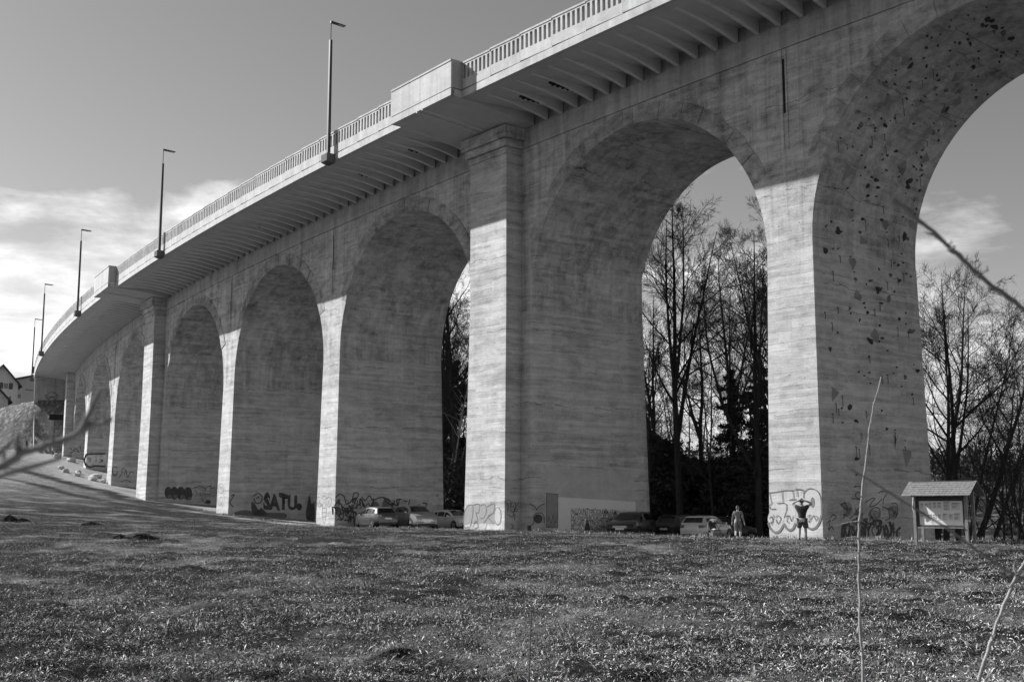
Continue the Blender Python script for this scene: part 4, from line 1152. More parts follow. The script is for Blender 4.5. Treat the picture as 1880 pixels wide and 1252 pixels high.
def grow(seed, H, r0, lean=(0, 0), clear=.35, nprim=16, plen=.42, up=.35, nsec=8, nter=6, ntw=4, fork=0, pang=(35, 60), slen=.5, wander=.10, twr=.006):
    """a leafless tree: lists of wood (thick) and twig branches"""
    g = np.random.default_rng(seed); wood = []; twig = []
    def line(p, d, L, r, r1, m, wd, trop):
        pts = [p.copy()]; dd = d / np.linalg.norm(d)
        for i in range(m):
            dd = dd + g.normal(0, wd, 3) + np.array([0, 0, trop / m]); dd /= np.linalg.norm(dd)
            pts.append(pts[-1] + dd * L / m)
        return np.array(pts), np.linspace(r, r1, m + 1)
    def child_dir(par, ang):
        v = g.normal(0, 1, 3); v -= par * v.dot(par); v /= np.linalg.norm(v) + 1e-9
        return par * math.cos(ang) + v * math.sin(ang)
    stems = []
    d0 = np.array([lean[0], lean[1], 1.0])
    pts, rad = line(np.array([0, 0, -.4]), d0, H, r0, r0 * .10, 14, wander * .35, .12)
    stems.append((pts, rad, H))
    for f in range(fork):
        k = int(g.integers(3, 7)); dd = child_dir((pts[k + 1] - pts[k]) / np.linalg.norm(pts[k + 1] - pts[k]), R(g.uniform(14, 28)))
        Lf = H * (1 - k / 14) * g.uniform(.8, 1.0)
        p2, r2 = line(pts[k], dd, Lf, rad[k] * .75, r0 * .08, 12, wander * .4, .35); stems.append((p2, r2, Lf))
    for si, (pts, rad, LL) in enumerate(stems):
        wood.append((pts, rad, 9))
        m = len(pts) - 1; np_ = int(nprim * (1 if si == 0 else .7))
        for b in range(np_):
            f = (clear if si == 0 else .25) + (1 - (clear if si == 0 else .25)) * ((b + g.random()) / np_)
            f = min(f, .985); x = f * m; k = int(x); q = pts[k] + (pts[k + 1] - pts[k]) * (x - k); rr = np.interp(x, range(m + 1), rad)
            par = (pts[k + 1] - pts[k]); par /= np.linalg.norm(par)
            L1 = H * plen * (1.08 - .85 * f) * g.uniform(.65, 1.15)
            p1, r1 = line(q, child_dir(par, R(g.uniform(*pang))), L1, min(rr * .55, .018 * L1 + .015), .008, 7, wander, up)
            wood.append((p1, r1, 5))
            for s in range(nsec):
                f2 = .18 + .8 * (s + g.random()) / nsec; x2 = min(f2, .99) * 7; k2 = int(x2); q2 = p1[k2] + (p1[k2 + 1] - p1[k2]) * (x2 - k2)
                par2 = p1[k2 + 1] - p1[k2]; par2 /= np.linalg.norm(par2)
                L2 = L1 * slen * (1.1 - .7 * f2) * g.uniform(.6, 1.2)
                p2, r2 = line(q2, child_dir(par2, R(g.uniform(28, 58))), L2, min(r1[k2] * .6, .010 * L2 + .006), .005, 5, wander * 1.0, up * .7)
                twig.append((p2, r2, 3))
                for t_ in range(nter):
                    f3 = .15 + .83 * (t_ + g.random()) / nter; x3 = min(f3, .99) * 5; k3 = int(x3); q3 = p2[k3] + (p2[k3 + 1] - p2[k3]) * (x3 - k3)
                    par3 = p2[k3 + 1] - p2[k3]; par3 /= np.linalg.norm(par3)
                    L3 = max(.35, L2 * .62 * (1.1 - .6 * f3) * g.uniform(.6, 1.2))
                    p3, r3 = line(q3, child_dir(par3, R(g.uniform(25, 55))), L3, twr * 1.2, twr * .7, 3, wander * .8, up * .3)
                    twig.append((p3, r3, 3))
                    for w_ in range(ntw):
                        x4 = min(.2 + .75 * (w_ + g.random()) / ntw, .99) * 3; k4 = int(x4); q4 = p3[k4] + (p3[k4 + 1] - p3[k4]) * (x4 - k4)
                        par4 = p3[k4 + 1] - p3[k4]; par4 /= np.linalg.norm(par4)
                        p4, r4 = line(q4, child_dir(par4, R(g.uniform(25, 50))), max(.22, L3 * .6 * g.uniform(.6, 1.2)), twr * .8, twr * .5, 2, wander * .6, up * .2)
                        twig.append((p4, r4, 3))
    return wood, twig
MAT['bark'] = plain('dark_bark', .045, .95, .4, 5., 0, .1, .5)
MAT['bark_pale'] = plain('pale_birch_bark', .30, .9, .5, 4., 0, .1, .3)
MAT['twig'] = plain('twigs', .05, .9, .3, 3., 0, .1)
MAT['far_leaf'] = plain('far_hillside_trees', .10, .9, .4, .3, 0, .1)  # distance haze put into the colour: paler than the near foliage
MAT['needle'] = plain('dark_evergreen_leaf', .05, .7, .5, 2.5, 0, .2)

def tree_meshes(key, bark='bark', **kw):
    w, t = grow(**kw)
    return (np_mesh(key + '_trunk', *tubes_np(w), MAT[bark], True), np_mesh(key + '_crown', *tubes_np(t), MAT['twig']))
TV = {
 'tall_a': tree_meshes('tall', seed=11, H=26, r0=.36, clear=.42, nprim=17, plen=.30, fork=1, up=.55, pang=(26, 52), wander=.08, twr=.009),
 'tall_b': tree_meshes('tallb', seed=23, H=25, r0=.32, clear=.38, nprim=18, plen=.34, fork=1, up=.45, pang=(30, 60), wander=.08, twr=.009),
 'tall_c': tree_meshes('tallc', seed=37, H=24, r0=.28, clear=.30, nprim=20, plen=.30, fork=0, up=.5, pang=(30, 60), twr=.010),
 'vase_a': tree_meshes('vasea', seed=211, H=25, r0=.30, clear=.36, nprim=13, plen=.36, fork=3, up=.38, pang=(24, 58), nsec=9, slen=.55, wander=.07, twr=.009),
 'vase_b': tree_meshes('vaseb', seed=223, H=23, r0=.26, clear=.28, nprim=13, plen=.40, fork=2, up=.30, pang=(28, 64), nsec=9, slen=.55, wander=.08, twr=.009),
 'crook': tree_meshes('crook', seed=51, H=19, r0=.26, lean=(.18, .0), clear=.40, nprim=11, plen=.62, fork=1, up=.55, pang=(40, 72), wander=.15, twr=.010),
 'fan': tree_meshes('fan', seed=64, H=15, r0=.17, lean=(.22, 0), clear=.20, nprim=10, plen=.64, fork=1, up=.14, pang=(28, 62), nsec=8, slen=.6, wander=.07, twr=.007),
 'slim': tree_meshes('slim', seed=78, H=17, r0=.13, lean=(.06, 0), clear=.25, nprim=18, plen=.40, fork=0, up=.3, pang=(28, 58), nter=5, wander=.08, twr=.008),
 'birch': tree_meshes('birch', bark='bark_pale', seed=91, H=19, r0=.12, lean=(.22, 0), clear=.45, nprim=14, plen=.28, fork=0, up=.3, nter=5, ntw=3, twr=.008),
 'shrub': tree_meshes('shrub', seed=105, H=7, r0=.07, lean=(.2, 0), clear=.06, nprim=10, plen=.72, fork=2, up=.10, pang=(25, 60), nsec=6, nter=4, ntw=3, twr=.005),
}
def plant_tree(kind, u, Y, label, rz=0., sc=1., name='bare_tree', group='bare trees behind the viaduct', tilt=0., cat='tree'):
    x = (u - CX) / F_PX * Y
    z = gz(x, Y)
    e = empty(name, (x, Y, z - .1), R(rz)); e.scale = (sc, sc, sc)
    e.rotation_euler = (0, R(tilt), R(rz))
    tag(e, label, cat, group)
    a, b = TV[kind]
    link(bpy.data.objects.new('trunk', a), e); link(bpy.data.objects.new('crown', b), e)
    return e
# seen through the big arch
plant_tree('vase_a', 1247, 84, 'tall leafless tree with a thick double trunk in the left half of the large arch', 20, 1.0)
plant_tree('crook', 1262, 90, 'leafless tree whose crooked limb sweeps right across the large arch', 10, 1.0)
plant_tree('vase_b', 1388, 80, 'tall leafless tree close to the left edge of the near sunlit pier', 130, .94)
plant_tree('vase_a', 1350, 96, 'slimmer leafless tree just left of the tree by the near pier', 70, .95)
plant_tree('slim', 1190, 86, 'slim leafless tree at the right edge of the thick pier', 200, .95)
plant_tree('slim', 1305, 82, 'slim leafless tree low in the middle of the large arch', 40, .75)
plant_tree('tall_c', 1215, 104, 'leafless tree standing farther back behind the double trunk', 250, .9)
plant_tree('slim', 1335, 100, 'thin leafless tree in the back between the two big trunks of the arch', 300, 1.0)
plant_tree('vase_b', 1200, 94, 'broad leafless tree low beside the right edge of the thick pier', 330, .85)
plant_tree('vase_a', 1410, 88, 'leafless tree whose crown shows at the upper left edge of the near pier', 210, .98)
# gap between the thick pier and the pier with the cars
plant_tree('tall_b', 842, 102, 'dark upright trunk against the left edge of the thick pier', 80, 1.05)
plant_tree('tall_c', 826, 112, 'dark leaning trunk in the middle of the narrow gap behind the parked cars', 160, 1.0, tilt=4)
plant_tree('vase_a', 838, 110, 'dark broad-crowned tree against the left edge of the thick pier, farther back', 100, 1.0)
plant_tree('vase_b', 812, 118, 'dark broad-crowned tree deep in the narrow gap, behind the birches', 10, 1.0)
plant_tree('birch', 802, 106, 'pale thin birch leaning right at the left side of the narrow gap', 0, 1.0, 'birch_tree', 'pale birches in the narrow gap')
plant_tree('birch', 812, 100, 'pale thin birch in the narrow gap, nearest the parked white car', 20, .9, 'birch_tree', 'pale birches in the narrow gap')
plant_tree('birch', 818, 116, 'palest slanting birch farther back in the narrow gap', -15, 1.1, 'birch_tree', 'pale birches in the narrow gap')
plant_tree('tall_a', 800, 122, 'leafless tree crown filling the top of the narrow gap', 300, .95)
# right of the near pier
plant_tree('fan', 1722, 70, 'leafless tree nearest the right edge of the climbing pier, behind the notice board', 0, .95, tilt=-6)
plant_tree('fan', 1748, 72, 'leafless tree with the straight dark trunk rising behind the notice board roof', 60, 1.15, tilt=-3)
plant_tree('slim', 1762, 70, 'leafless tree with limbs sweeping right behind the gable of the notice board', -10, .85, tilt=14)
plant_tree('fan', 1800, 82, 'wide leafless tree at the right with limbs fanning to the picture edge', 15, 1.0, tilt=14)
plant_tree('crook', 1772, 79, 'leafless tree with a long limb arching right in front of the far meadow', -25, .85, tilt=12)
plant_tree('crook', 1700, 84, 'leafless tree half hidden behind the climbing pier with a branch reaching into the open sky', -20, 1.02, tilt=4)
plant_tree('fan', 1855, 92, 'leafless tree at the far right edge of the picture', 40, .95)
for (u, Y, rz, sc, lb) in ((1790, 60, 0, 1.0, 'bare shrub just right of the notice board'), (1830, 66, 40, 1.1, 'bare shrub with arching twigs right of the notice board'), (1872, 62, 100, .9, 'bare shrub cut by the right edge of the picture'),
                       (1735, 64, 150, .7, 'low bare shrub behind the legs of the notice board'), (1850, 76, 210, 1.1, 'bare shrub behind the arching ones at the far right')):
    plant_tree('shrub', u, Y, lb, rz, sc, 'bare_shrub', 'bare shrubs by the notice board', 0, 'shrub')

for k, (u, Y, rz, sc) in enumerate(((1712, 74, 20, 1.0), (1775, 80, 80, 1.0), (1868, 84, 200, 1.0))):
    plant_tree('shrub', u, Y, 'one of the bare bushes in the thicket behind the notice board', rz, sc, 'thicket_bush', 'bushes of the thicket behind the notice board', 0, 'shrub')
# evergreens: many small leaf faces on drooping branches
def evergreen_mesh(seed, H, rad, nb, per, leaf, low=.05, cone=1.0, name='evergreen'):
    g = np.random.default_rng(seed); C = []
    for b in range(nb):
        f = low + (1 - low) * (b + g.random()) / nb; a = g.uniform(0, 2 * math.pi)
        Lb = rad * ((1 - f) ** cone + .08) * g.uniform(.55, 1.15)
        t = g.random(per) ** .7; dz = -.22 * Lb * t + .1 * Lb * t ** 2
        c = np.c_[np.cos(a) * Lb * t, np.sin(a) * Lb * t, f * H + dz] + g.normal(0, .10 + .10 * Lb, (per, 3)) * np.array([.6, .6, .5])
        C.append(c)
    c = np.vstack(C); n = len(c)
    d = g.normal(0, 1, (n, 3)); d /= np.linalg.norm(d, axis=1)[:, None]; s = np.cross(d, g.normal(0, 1, (n, 3))); s /= np.linalg.norm(s, axis=1)[:, None] + 1e-9
    l = g.uniform(.6, 1.4, n)[:, None] * leaf
    V = np.stack([c - d * l * .5, c + s * l * .22, c + d * l * .5, c - s * l * .22], 1).reshape(-1, 3)
    return np_mesh(name, V, np.arange(len(V)).reshape(-1, 4), MAT['needle'])
EVM = [evergreen_mesh(3, 13, 2.6, 70, 95, .30, .04, .7), evergreen_mesh(4, 6.5, 3.0, 70, 170, .28, .02, .35), evergreen_mesh(6, 16, 2.4, 80, 60, .30, .15, .4)]
mb = MB(); mb.tube([(0, 0, -.3), (0, 0, 6), (0, 0, 12.4)], [.16, .10, .02], 7); EVT = mb.build('trunk', MAT['bark'], None, 60); EVT_ME = EVT.data; bpy.data.objects.remove(EVT)
def evergreen(k, u, Y, label, sc=(1, 1, 1), rz=0, name='evergreen_tree'):
    x = (u - CX) / F_PX * Y; e = empty(name, (x, Y, gz(x, Y) - .1), R(rz)); e.scale = sc
    tag(e, label, 'tree' if k != 1 else 'bush', 'dark evergreens in the wood')
    t = link(bpy.data.objects.new('trunk', EVT_ME), e)
    if k == 1: t.scale = (.7, .7, .4)
    link(bpy.data.objects.new('crown', EVM[k]), e)
evergreen(2, 1384, 81, 'dark ivy-clad evergreen left of the near sunlit pier', (.95, .95, .66))
evergreen(0, 1345, 86, 'dark evergreen in the right half of the large arch behind the walking woman', (1.1, 1.1, .95), 40)
evergreen(0, 1398, 92, 'dark evergreen half hidden behind the near sunlit pier', (1.2, 1.2, 1.1), 80)
evergreen(1, 1205, 88, 'dark evergreen bush against the right edge of the thick pier', (1.3, 1.3, 1.15), 0, 'evergreen_bush')
evergreen(1, 1250, 92, 'dark evergreen bush behind the double trunk', (1.4, 1.4, 1.0), 50, 'evergreen_bush')
evergreen(1, 1300, 90, 'dark evergreen bush behind the silver car', (1.3, 1.3, .95), 90, 'evergreen_bush')
evergreen(1, 1345, 84, 'low dark evergreen bush behind the walking woman', (1.1, 1.1, .9), 130, 'evergreen_bush')
evergreen(1, 1390, 86, 'dark evergreen bush low beside the near sunlit pier', (1.2, 1.2, 1.0), 170, 'evergreen_bush')
evergreen(0, 838, 118, 'dark evergreen behind the narrow gap, on its right', (1.2, 1.2, 1.3), 20)
evergreen(0, 812, 126, 'dark evergreen behind the narrow gap, on its left', (1.3, 1.3, 1.35), 60)
evergreen(1, 826, 110, 'dark bush at the foot of the narrow gap', (1.1, 1.1, 1.0), 10, 'evergreen_bush')
evergreen(0, 1832, 140, 'small pointed evergreen on the far meadow edge, left of its neighbour', (.40, .40, .45), 0)
evergreen(0, 1850, 146, 'small pointed evergreen on the far meadow edge, right of its neighbour', (.42, .42, .42), 70)

# the wood behind reads as one mass
def woodland():
    g = np.random.default_rng(8); VV = []; FF = []; base = 0
    w, t = grow(seed=140, H=21, r0=.2, clear=.3, nprim=15, plen=.30, nsec=6, nter=4, ntw=2, up=.35, twr=.012); V0, F0 = tubes_np(w + t)
    for k in range(48):
        u = g.uniform(1130, 1470) if k % 3 else g.uniform(770, 900)
        Y = g.uniform(108, 150); x = (u - CX) / F_PX * Y; s = g.uniform(.65, 1.0); a = g.uniform(0, 6.28); c, sn = math.cos(a), math.sin(a)
        V = V0 * s; V = np.c_[V[:, 0] * c - V[:, 1] * sn + x, V[:, 0] * sn + V[:, 1] * c + Y, V[:, 2] + gz(x, Y)]
        VV.append(V); FF.append(F0 + base); base += len(V)
    o = link(bpy.data.objects.new('woodland', np_mesh('woodland', np.vstack(VV), np.vstack(FF), MAT['twig']))); tag(o, kind='stuff')
    # dark undergrowth
    n = 70000; k = 260
    cx = np.r_[g.uniform(.085, .245, k * 2 // 3), g.uniform(-.09, -.01, k - k * 2 // 3)]; cy = g.uniform(95, 150, k); cx = cx * cy; cz = ground_np(cx, cy) + g.random(k) ** 1.5 * 6.0
    i = g.integers(0, k, n); c = np.c_[cx[i], cy[i], cz[i]] + g.normal(0, 1, (n, 3)) * np.array([1.3, 1.3, 1.1])
    d = g.normal(0, 1, (n, 3)); d /= np.linalg.norm(d, axis=1)[:, None]; s = np.cross(d, g.normal(0, 1, (n, 3))); s /= np.linalg.norm(s, axis=1)[:, None]
    l = g.uniform(.2, .55, n)[:, None]
    V = np.stack([c - d * l * .5, c + s * l * .25, c + d * l * .5, c - s * l * .25], 1).reshape(-1, 3)
    o = link(bpy.data.objects.new('undergrowth', np_mesh('undergrowth', V, np.arange(len(V)).reshape(-1, 4), MAT['needle']))); tag(o, kind='stuff')
    # far wood on the hills across the valley
    n = 60000; k = 500
    th = g.uniform(-.30, .62, k); cy = g.uniform(330, 460, k); cx = np.tan(th) * cy; cz = ground_np(cx, cy) + g.uniform(0, 6, k)
    i = g.integers(0, k, n); c = np.c_[cx[i], cy[i], cz[i]] + g.normal(0, 1, (n, 3)) * np.array([3.2, 3, 2.6])
    d = g.normal(0, 1, (n, 3)); d /= np.linalg.norm(d, axis=1)[:, None]; s = np.cross(d, g.normal(0, 1, (n, 3))); s /= np.linalg.norm(s, axis=1)[:, None]
    l = g.uniform(.8, 2.0, n)[:, None]
    V = np.stack([c - d * l * .5, c + s * l * .3, c + d * l * .5, c - s * l * .3], 1).reshape(-1, 3)
    o = link(bpy.data.objects.new('far_woodland', np_mesh('far_woodland', V, np.arange(len(V)).reshape(-1, 4), MAT['far_leaf']))); tag(o, kind='stuff')
woodland()
# ================================================================== CARS
MAT['tyre'] = plain('tyre_rubber', .02, .9, .1)
MAT['rim'] = plain('alloy_rim', .22, .35, .1, 8., .8)
MAT['glass'] = plain('car_glass', .012, .06, .05, 3., 0, .8)
MAT['lamp_glass'] = plain('headlamp_glass', .45, .12, .1, 8., .3, .8)
MAT['tail_glass'] = plain('tail_lamp_glass', .10, .15, .1, 8., 0, .7)
MAT['plate'] = plain('licence_plate', .62, .5, .1)
MAT['trim'] = plain('black_trim', .02, .5, .1)
MAT['chrome'] = plain('chrome_trim', .6, .2, .05, 8., 1.)
def paint_mat(n, c, metal=.0, rough=.3): return plain(n, c, rough, .04, 3., metal, .5, 0., .6)
MAT['paint_grey'] = paint_mat('grey_paint', .06, .2); MAT['paint_silver'] = paint_mat('silver_paint', .50, .15); MAT['paint_black'] = paint_mat('black_paint', .012)
MAT['paint_white'] = paint_mat('white_paint', .60); MAT['paint_dark'] = paint_mat('dark_grey_paint', .035); MAT['paint_pale'] = paint_mat('pale_silver_paint', .30, .4)

CARS = {   # profile (x from rear to front, z of the top line), belt height, width, wheel x, wheel radius
 'hatch': dict(prof=[(-2.03, .62), (-2.0, .80), (-1.90, 1.00), (-1.62, 1.30), (-1.45, 1.395), (-1.0, 1.455), (-.4, 1.475), (.1, 1.43), (.45, 1.30), (1.05, .99), (1.5, .90), (1.85, .78), (1.98, .62), (2.02, .48)],
               W=1.76, belt=(.98, .90), wx=(-1.22, 1.30), wr=.32, cab=(-1.90, -1.45, .1, 1.05), pil=(-.98, -.05)),
 'suv': dict(prof=[(-2.25, .65), (-2.24, .95), (-2.15, 1.15), (-1.98, 1.48), (-1.8, 1.60), (-1.0, 1.68), (-.2, 1.69), (.35, 1.62), (.62, 1.48), (1.15, 1.13), (1.7, 1.05), (2.1, .92), (2.24, .72), (2.27, .5)],
             W=1.86, belt=(1.14, 1.06), wx=(-1.36, 1.42), wr=.36, cab=(-2.15, -1.8, .35, 1.15), pil=(-1.1, -.08)),
 'estate': dict(prof=[(-2.3, .62), (-2.29, .82), (-2.2, 1.0), (-1.95, 1.33), (-1.75, 1.43), (-1.0, 1.49), (-.2, 1.50), (.3, 1.44), (.6, 1.32), (1.2, 1.0), (1.75, .90), (2.15, .76), (2.27, .6), (2.3, .45)],
                W=1.82, belt=(.98, .90), wx=(-1.36, 1.42), wr=.33, cab=(-2.2, -1.75, .3, 1.2), pil=(-1.05, -.05)),
}
def interp(x, P):
    return float(np.interp(x, [p[0] for p in P], [p[1] for p in P]))
def car(kind, paint, pos, hd, label, roofrack=False, name='parked_car'):
    """hd = heading in degrees left of straight ahead (+Y)"""
    S_ = CARS[kind]; P = S_['prof']; W2 = S_['W'] / 2; x0, x1 = P[0][0], P[-1][0]
    root = empty(name, (pos[0], pos[1], gz(*pos) + .02), R(hd) + math.pi / 2)
    tag(root, label, 'car', 'cars parked under the viaduct')
    xs = sorted(set([p[0] for p in P] + [x0 + (x1 - x0) * k / 26 for k in range(27)]))
    c0, c1, c2, c3 = S_['cab']; b0, b1 = S_['belt']
    def sect(x):
        zt = interp(x, P); e = max(0, (abs(x) - (x1 - .75)) / .75); w = W2 * (1 - .17 * e ** 2.2)
        zb = b0 + (b1 - b0) * (x - x0) / (x1 - x0)
        zb = min(zb, zt - .035)
        cabin = max(0., min(1., (zt - zb - .05) / .35))
        zl = .20 + .10 * e
        wr = w * (.96 - .20 * cabin)
        return [(w * .90, zl), (w * .985, zl + .10), (w, .5 if zt > .6 else zl + .2), (w * .995, min(.74, zt - .06)), (w * .955, zb), (wr, zt - .07 * (.4 + cabin)), (wr - .10 * w, zt - .012), (wr * .5, zt + .008), (0, zt + .012)]
    mb = MB(); rows = []
    for x in xs:
        s = sect(x); row = [(x, y, z) for y, z in s] + [(x, -y, z) for y, z in s[-2::-1]]
        rows.append(row)
    n = len(rows[0]); vs = [p for r in rows for p in r]; fs = []
    for i in range(len(rows) - 1):
        for k in range(n - 1): a = i * n + k; fs.append((a, a + 1, a + n + 1, a + n))
        fs.append((i * n + n - 1, i * n, i * n + n, i * n + n + n - 1))
    fs.append(tuple(range(n))); fs.append(tuple((len(rows) - 1) * n + k for k in range(n))[::-1])
    mb.add(vs, fs); body = mb.build('body', MAT[paint], root, 34)
    # glass
    def sidept(x, f, sg, out=.010):
        s = sect(x); (ya, za), (yb, zb_) = s[4], s[5]; return (x, sg * (ya + (yb - ya) * f + out), za + (zb_ - za) * f + .004)
    pA, pB = S_['pil']
    for sg in (1, -1):
        for (xa, xb) in ((c0 + .42, pA - .05), (pA + .04, pB - .04), (pB + .04, c3 - .32)):
            mb = MB(); m = 6
            for k in range(m):
                u0, u1 = xa + (xb - xa) * k / m, xa + (xb - xa) * (k + 1) / m
                mb.quad(sidept(u0, .10, sg), sidept(u1, .10, sg), sidept(u1, .90, sg), sidept(u0, .90, sg))
            mb.build('side_window', MAT['glass'], root, 60)
    def topstrip(xa, xb, name):
        mb = MB(); m = 6
        for k in range(m):
            q = []
            for x in (xa + (xb - xa) * k / m, xa + (xb - xa) * (k + 1) / m):
                s = sect(x); q.append((x, s[6][0] * .93, s[7][1] - .001)); 
            (xa_, ya, za), (xb_, yb, zb_) = q
            dx = .012 if xa < 0 else .012
            o_ = Vector((-1 if xa < 0 else 1, 0, 1)).normalized() * .014
            def p(x, y, z): return (x + o_.x, y, z + o_.z)
            mb.quad(p(xa_, ya, za - .012), p(xb_, yb, zb_ - .012), p(xb_, 0, zb_ + .005), p(xa_, 0, za + .005)); mb.quad(p(xa_, 0, za + .005), p(xb_, 0, zb_ + .005), p(xb_, -yb, zb_ - .012), p(xa_, -ya, za - .012))
        mb.build(name, MAT['glass'], root, 60)
    topstrip(c3 - .10, c2 + .10, 'windscreen'); topstrip(c0 + .05, c1 - .06, 'rear_window')
    # wheels with arches
    wr = S_['wr']
    for wx in S_['wx']:
        for sg in (1, -1):
            yo = sg * (W2 + .004)
            mb = MB(); mb.lathe([(wr * .62, -.10 * 1), (wr * .95, -.10), (wr, -.07), (wr, .07), (wr * .95, .10), (wr * .62, .10)], 20, 'y', (wx, yo - sg * .10, wr))
            wh = mb.build('wheel', MAT['tyre'], root, 40)
            mb = MB(); mb.lathe([(0.001, .055 * sg), (wr * .14, .06 * sg), (wr * .18, .03 * sg)], 20, 'y', (wx, yo - sg * .06, wr))
            for k in range(5):
                a = 2 * math.pi * k / 5 + wx; mb.bar((wx, yo - sg * .02, wr), (wx + math.cos(a) * wr * .62, yo - sg * .02, wr + math.sin(a) * wr * .62), .07, .03, (0, 1, 0))
            mb.lathe([(wr * .56, .045 * sg), (wr * .66, .045 * sg), (wr * .66, .0)], 20, 'y', (wx, yo - sg * .055, wr))
            mb.build('rim', MAT['rim'], wh, 40)
            mb = MB(); vs = []; k_ = 14
            for k in range(k_ + 1):
                a = R(-12) + R(204) * k / k_
                for rr in (wr * 1.02, wr * 1.22): vs.append((wx + math.cos(a) * rr, yo + sg * .006, max(wr + math.sin(a) * rr, .16)))
            mb.add(vs, [(2 * k, 2 * k + 1, 2 * k + 3, 2 * k + 2) for k in range(k_)])
            mb.build('wheel_arch', MAT['trim'], root)
    # lamps, plates, bumpers, mirrors, handles
    for sg in (1, -1):
        xf = x1 - .26; s = sect(xf); zf = interp(x1 - .05, P)
        mb = MB(); mb.hexa([(xf - .22, sg * W2 * .62, zf - .07), (x1 - .005, sg * W2 * .52, zf - .09), (xf + .02, sg * W2 * .93, zf - .07), (xf - .3, sg * W2 * .965, zf - .02), (xf - .2, sg * W2 * .62, zf + .06), (x1 - .06, sg * W2 * .52, zf + .03), (xf - .0, sg * W2 * .9, zf + .05), (xf - .3, sg * W2 * .95, zf + .09)])
        mb.build('headlight', MAT['lamp_glass'], root)
        zr = b0 - .12
        mb = MB(); mb.hexa([(x0 - .015, sg * W2 * .55, zr - .1), (x0 + .02, sg * W2 * .86, zr - .1), (x0 + .40, sg * W2 * 1.0, zr - .05), (x0 + .2, sg * W2 * .6, zr - .05), (x0 + .03, sg * W2 * .55, zr + .06), (x0 + .06, sg * W2 * .86, zr + .07), (x0 + .40, sg * W2 * .985, zr + .08), (x0 + .2, sg * W2 * .6, zr + .06)])
        mb.build('tail_light', MAT['tail_glass'], root)
        mb = MB(); xm = c3 - .42; zm = sidept(xm, .12, 1)[2]; mb.hexa([(xm - .05, sg * (W2 - .02), zm), (xm + .10, sg * (W2 - .02), zm), (xm + .06, sg * (W2 + .17), zm + .01), (xm - .05, sg * (W2 + .17), zm + .01), (xm - .05, sg * (W2 - .02), zm + .08), (xm + .08, sg * (W2 - .02), zm + .08), (xm + .04, sg * (W2 + .16), zm + .14), (xm - .05, sg * (W2 + .16), zm + .14)])
        mi = mb.build('mirror', MAT[paint], root); bv = mi.modifiers.new('b', 'BEVEL'); bv.width = .02; bv.segments = 2
        for xh in (pA + .18, pB + .25):
            q = sidept(xh, 0, sg, .012); mb = MB(); mb.box(xh - .09, xh + .09, *(sorted((q[1] - sg * .03, q[1] + sg * .025))), q[2] - .10, q[2] - .07); mb.build('door_handle', MAT['trim'], root)
    for (xx, sx, nm) in ((x1, 1, 'front'), (x0, -1, 'rear')):
        zp = .50 if sx > 0 else .66
        mb = MB(); a, b = sorted((xx - sx * .02, xx + sx * .03)); mb.box(a, b, -.26, .26, zp - .055, zp + .055); mb.build('licence_plate', MAT['plate'], root)
        mb = MB(); a, b = sorted((xx - sx * .05, xx + sx * .022)); mb.box(a, b, -W2 * .72, W2 * .72, .24, .40); bo = mb.build('bumper_grille', MAT['trim'], root)
    mb = MB(); 
    for k in range(4): mb.box(x1 - .06, x1 + .018, -.42, .42, .56 + k * .035, .575 + k * .035)
    mb.build('radiator_grille', MAT['chrome' if kind != 'hatch' else 'trim'], root)
    mb = MB(); z = interp(c1 + .0, P); mb.hexa([(c1 - .22, -W2 * .62, z - .045), (c1 + .1, -W2 * .64, z + .0), (c1 + .1, W2 * .64, z + .0), (c1 - .22, W2 * .62, z - .045), (c1 - .22, -W2 * .62, z - .015), (c1 + .1, -W2 * .64, z + .035), (c1 + .1, W2 * .64, z + .035), (c1 - .22, W2 * .62, z - .015)])
    mb.build('roof_spoiler', MAT[paint], root)
    if roofrack:
        for sg in (1, -1):
            mb = MB(); mb.tube([(-1.7, sg * .60, interp(-1.7, P) - .0), (-1.6, sg * .60, interp(-1.5, P) + .08), (.1, sg * .60, interp(-.2, P) + .08), (.25, sg * .60, interp(.25, P))], .022, 6); mb.build('roof_rail', MAT['chrome'], root, 60)
        for xx in (-1.1, -.1):
            mb = MB(); mb.box(xx - .04, xx + .04, -.66, .66, 1.60, 1.635); mb.build('cross_bar', MAT['chrome'], root)
    return root
car('hatch', 'paint_grey', (-9.7, 86.0), 33, 'grey hatchback seen from behind, left-hand car of the left group', )
car('suv', 'paint_pale', (-6.95, 86.6), 33 + 180 - 6, 'pale silver off-road car facing the camera between the hatchback and the white car')
car('hatch', 'paint_white', (-4.35, 90.2), 33 + 180 + 4, 'white hatchback half hidden behind the thick sunlit pilaster')
car('estate', 'paint_black', (7.1, 72.1), 157, 'black car nose-out beside the white lettered panel')
car('estate', 'paint_dark', (10.8, 75.7), -43, 'dark car between the black car and the silver car')
car('hatch', 'paint_silver', (11.7, 73.1), -35, 'silver car seen from behind, left of the pushchair', )
car('estate', 'paint_dark', (14.2, 80.5), -82, 'dark estate car with roof rack standing across behind the walking woman', True)
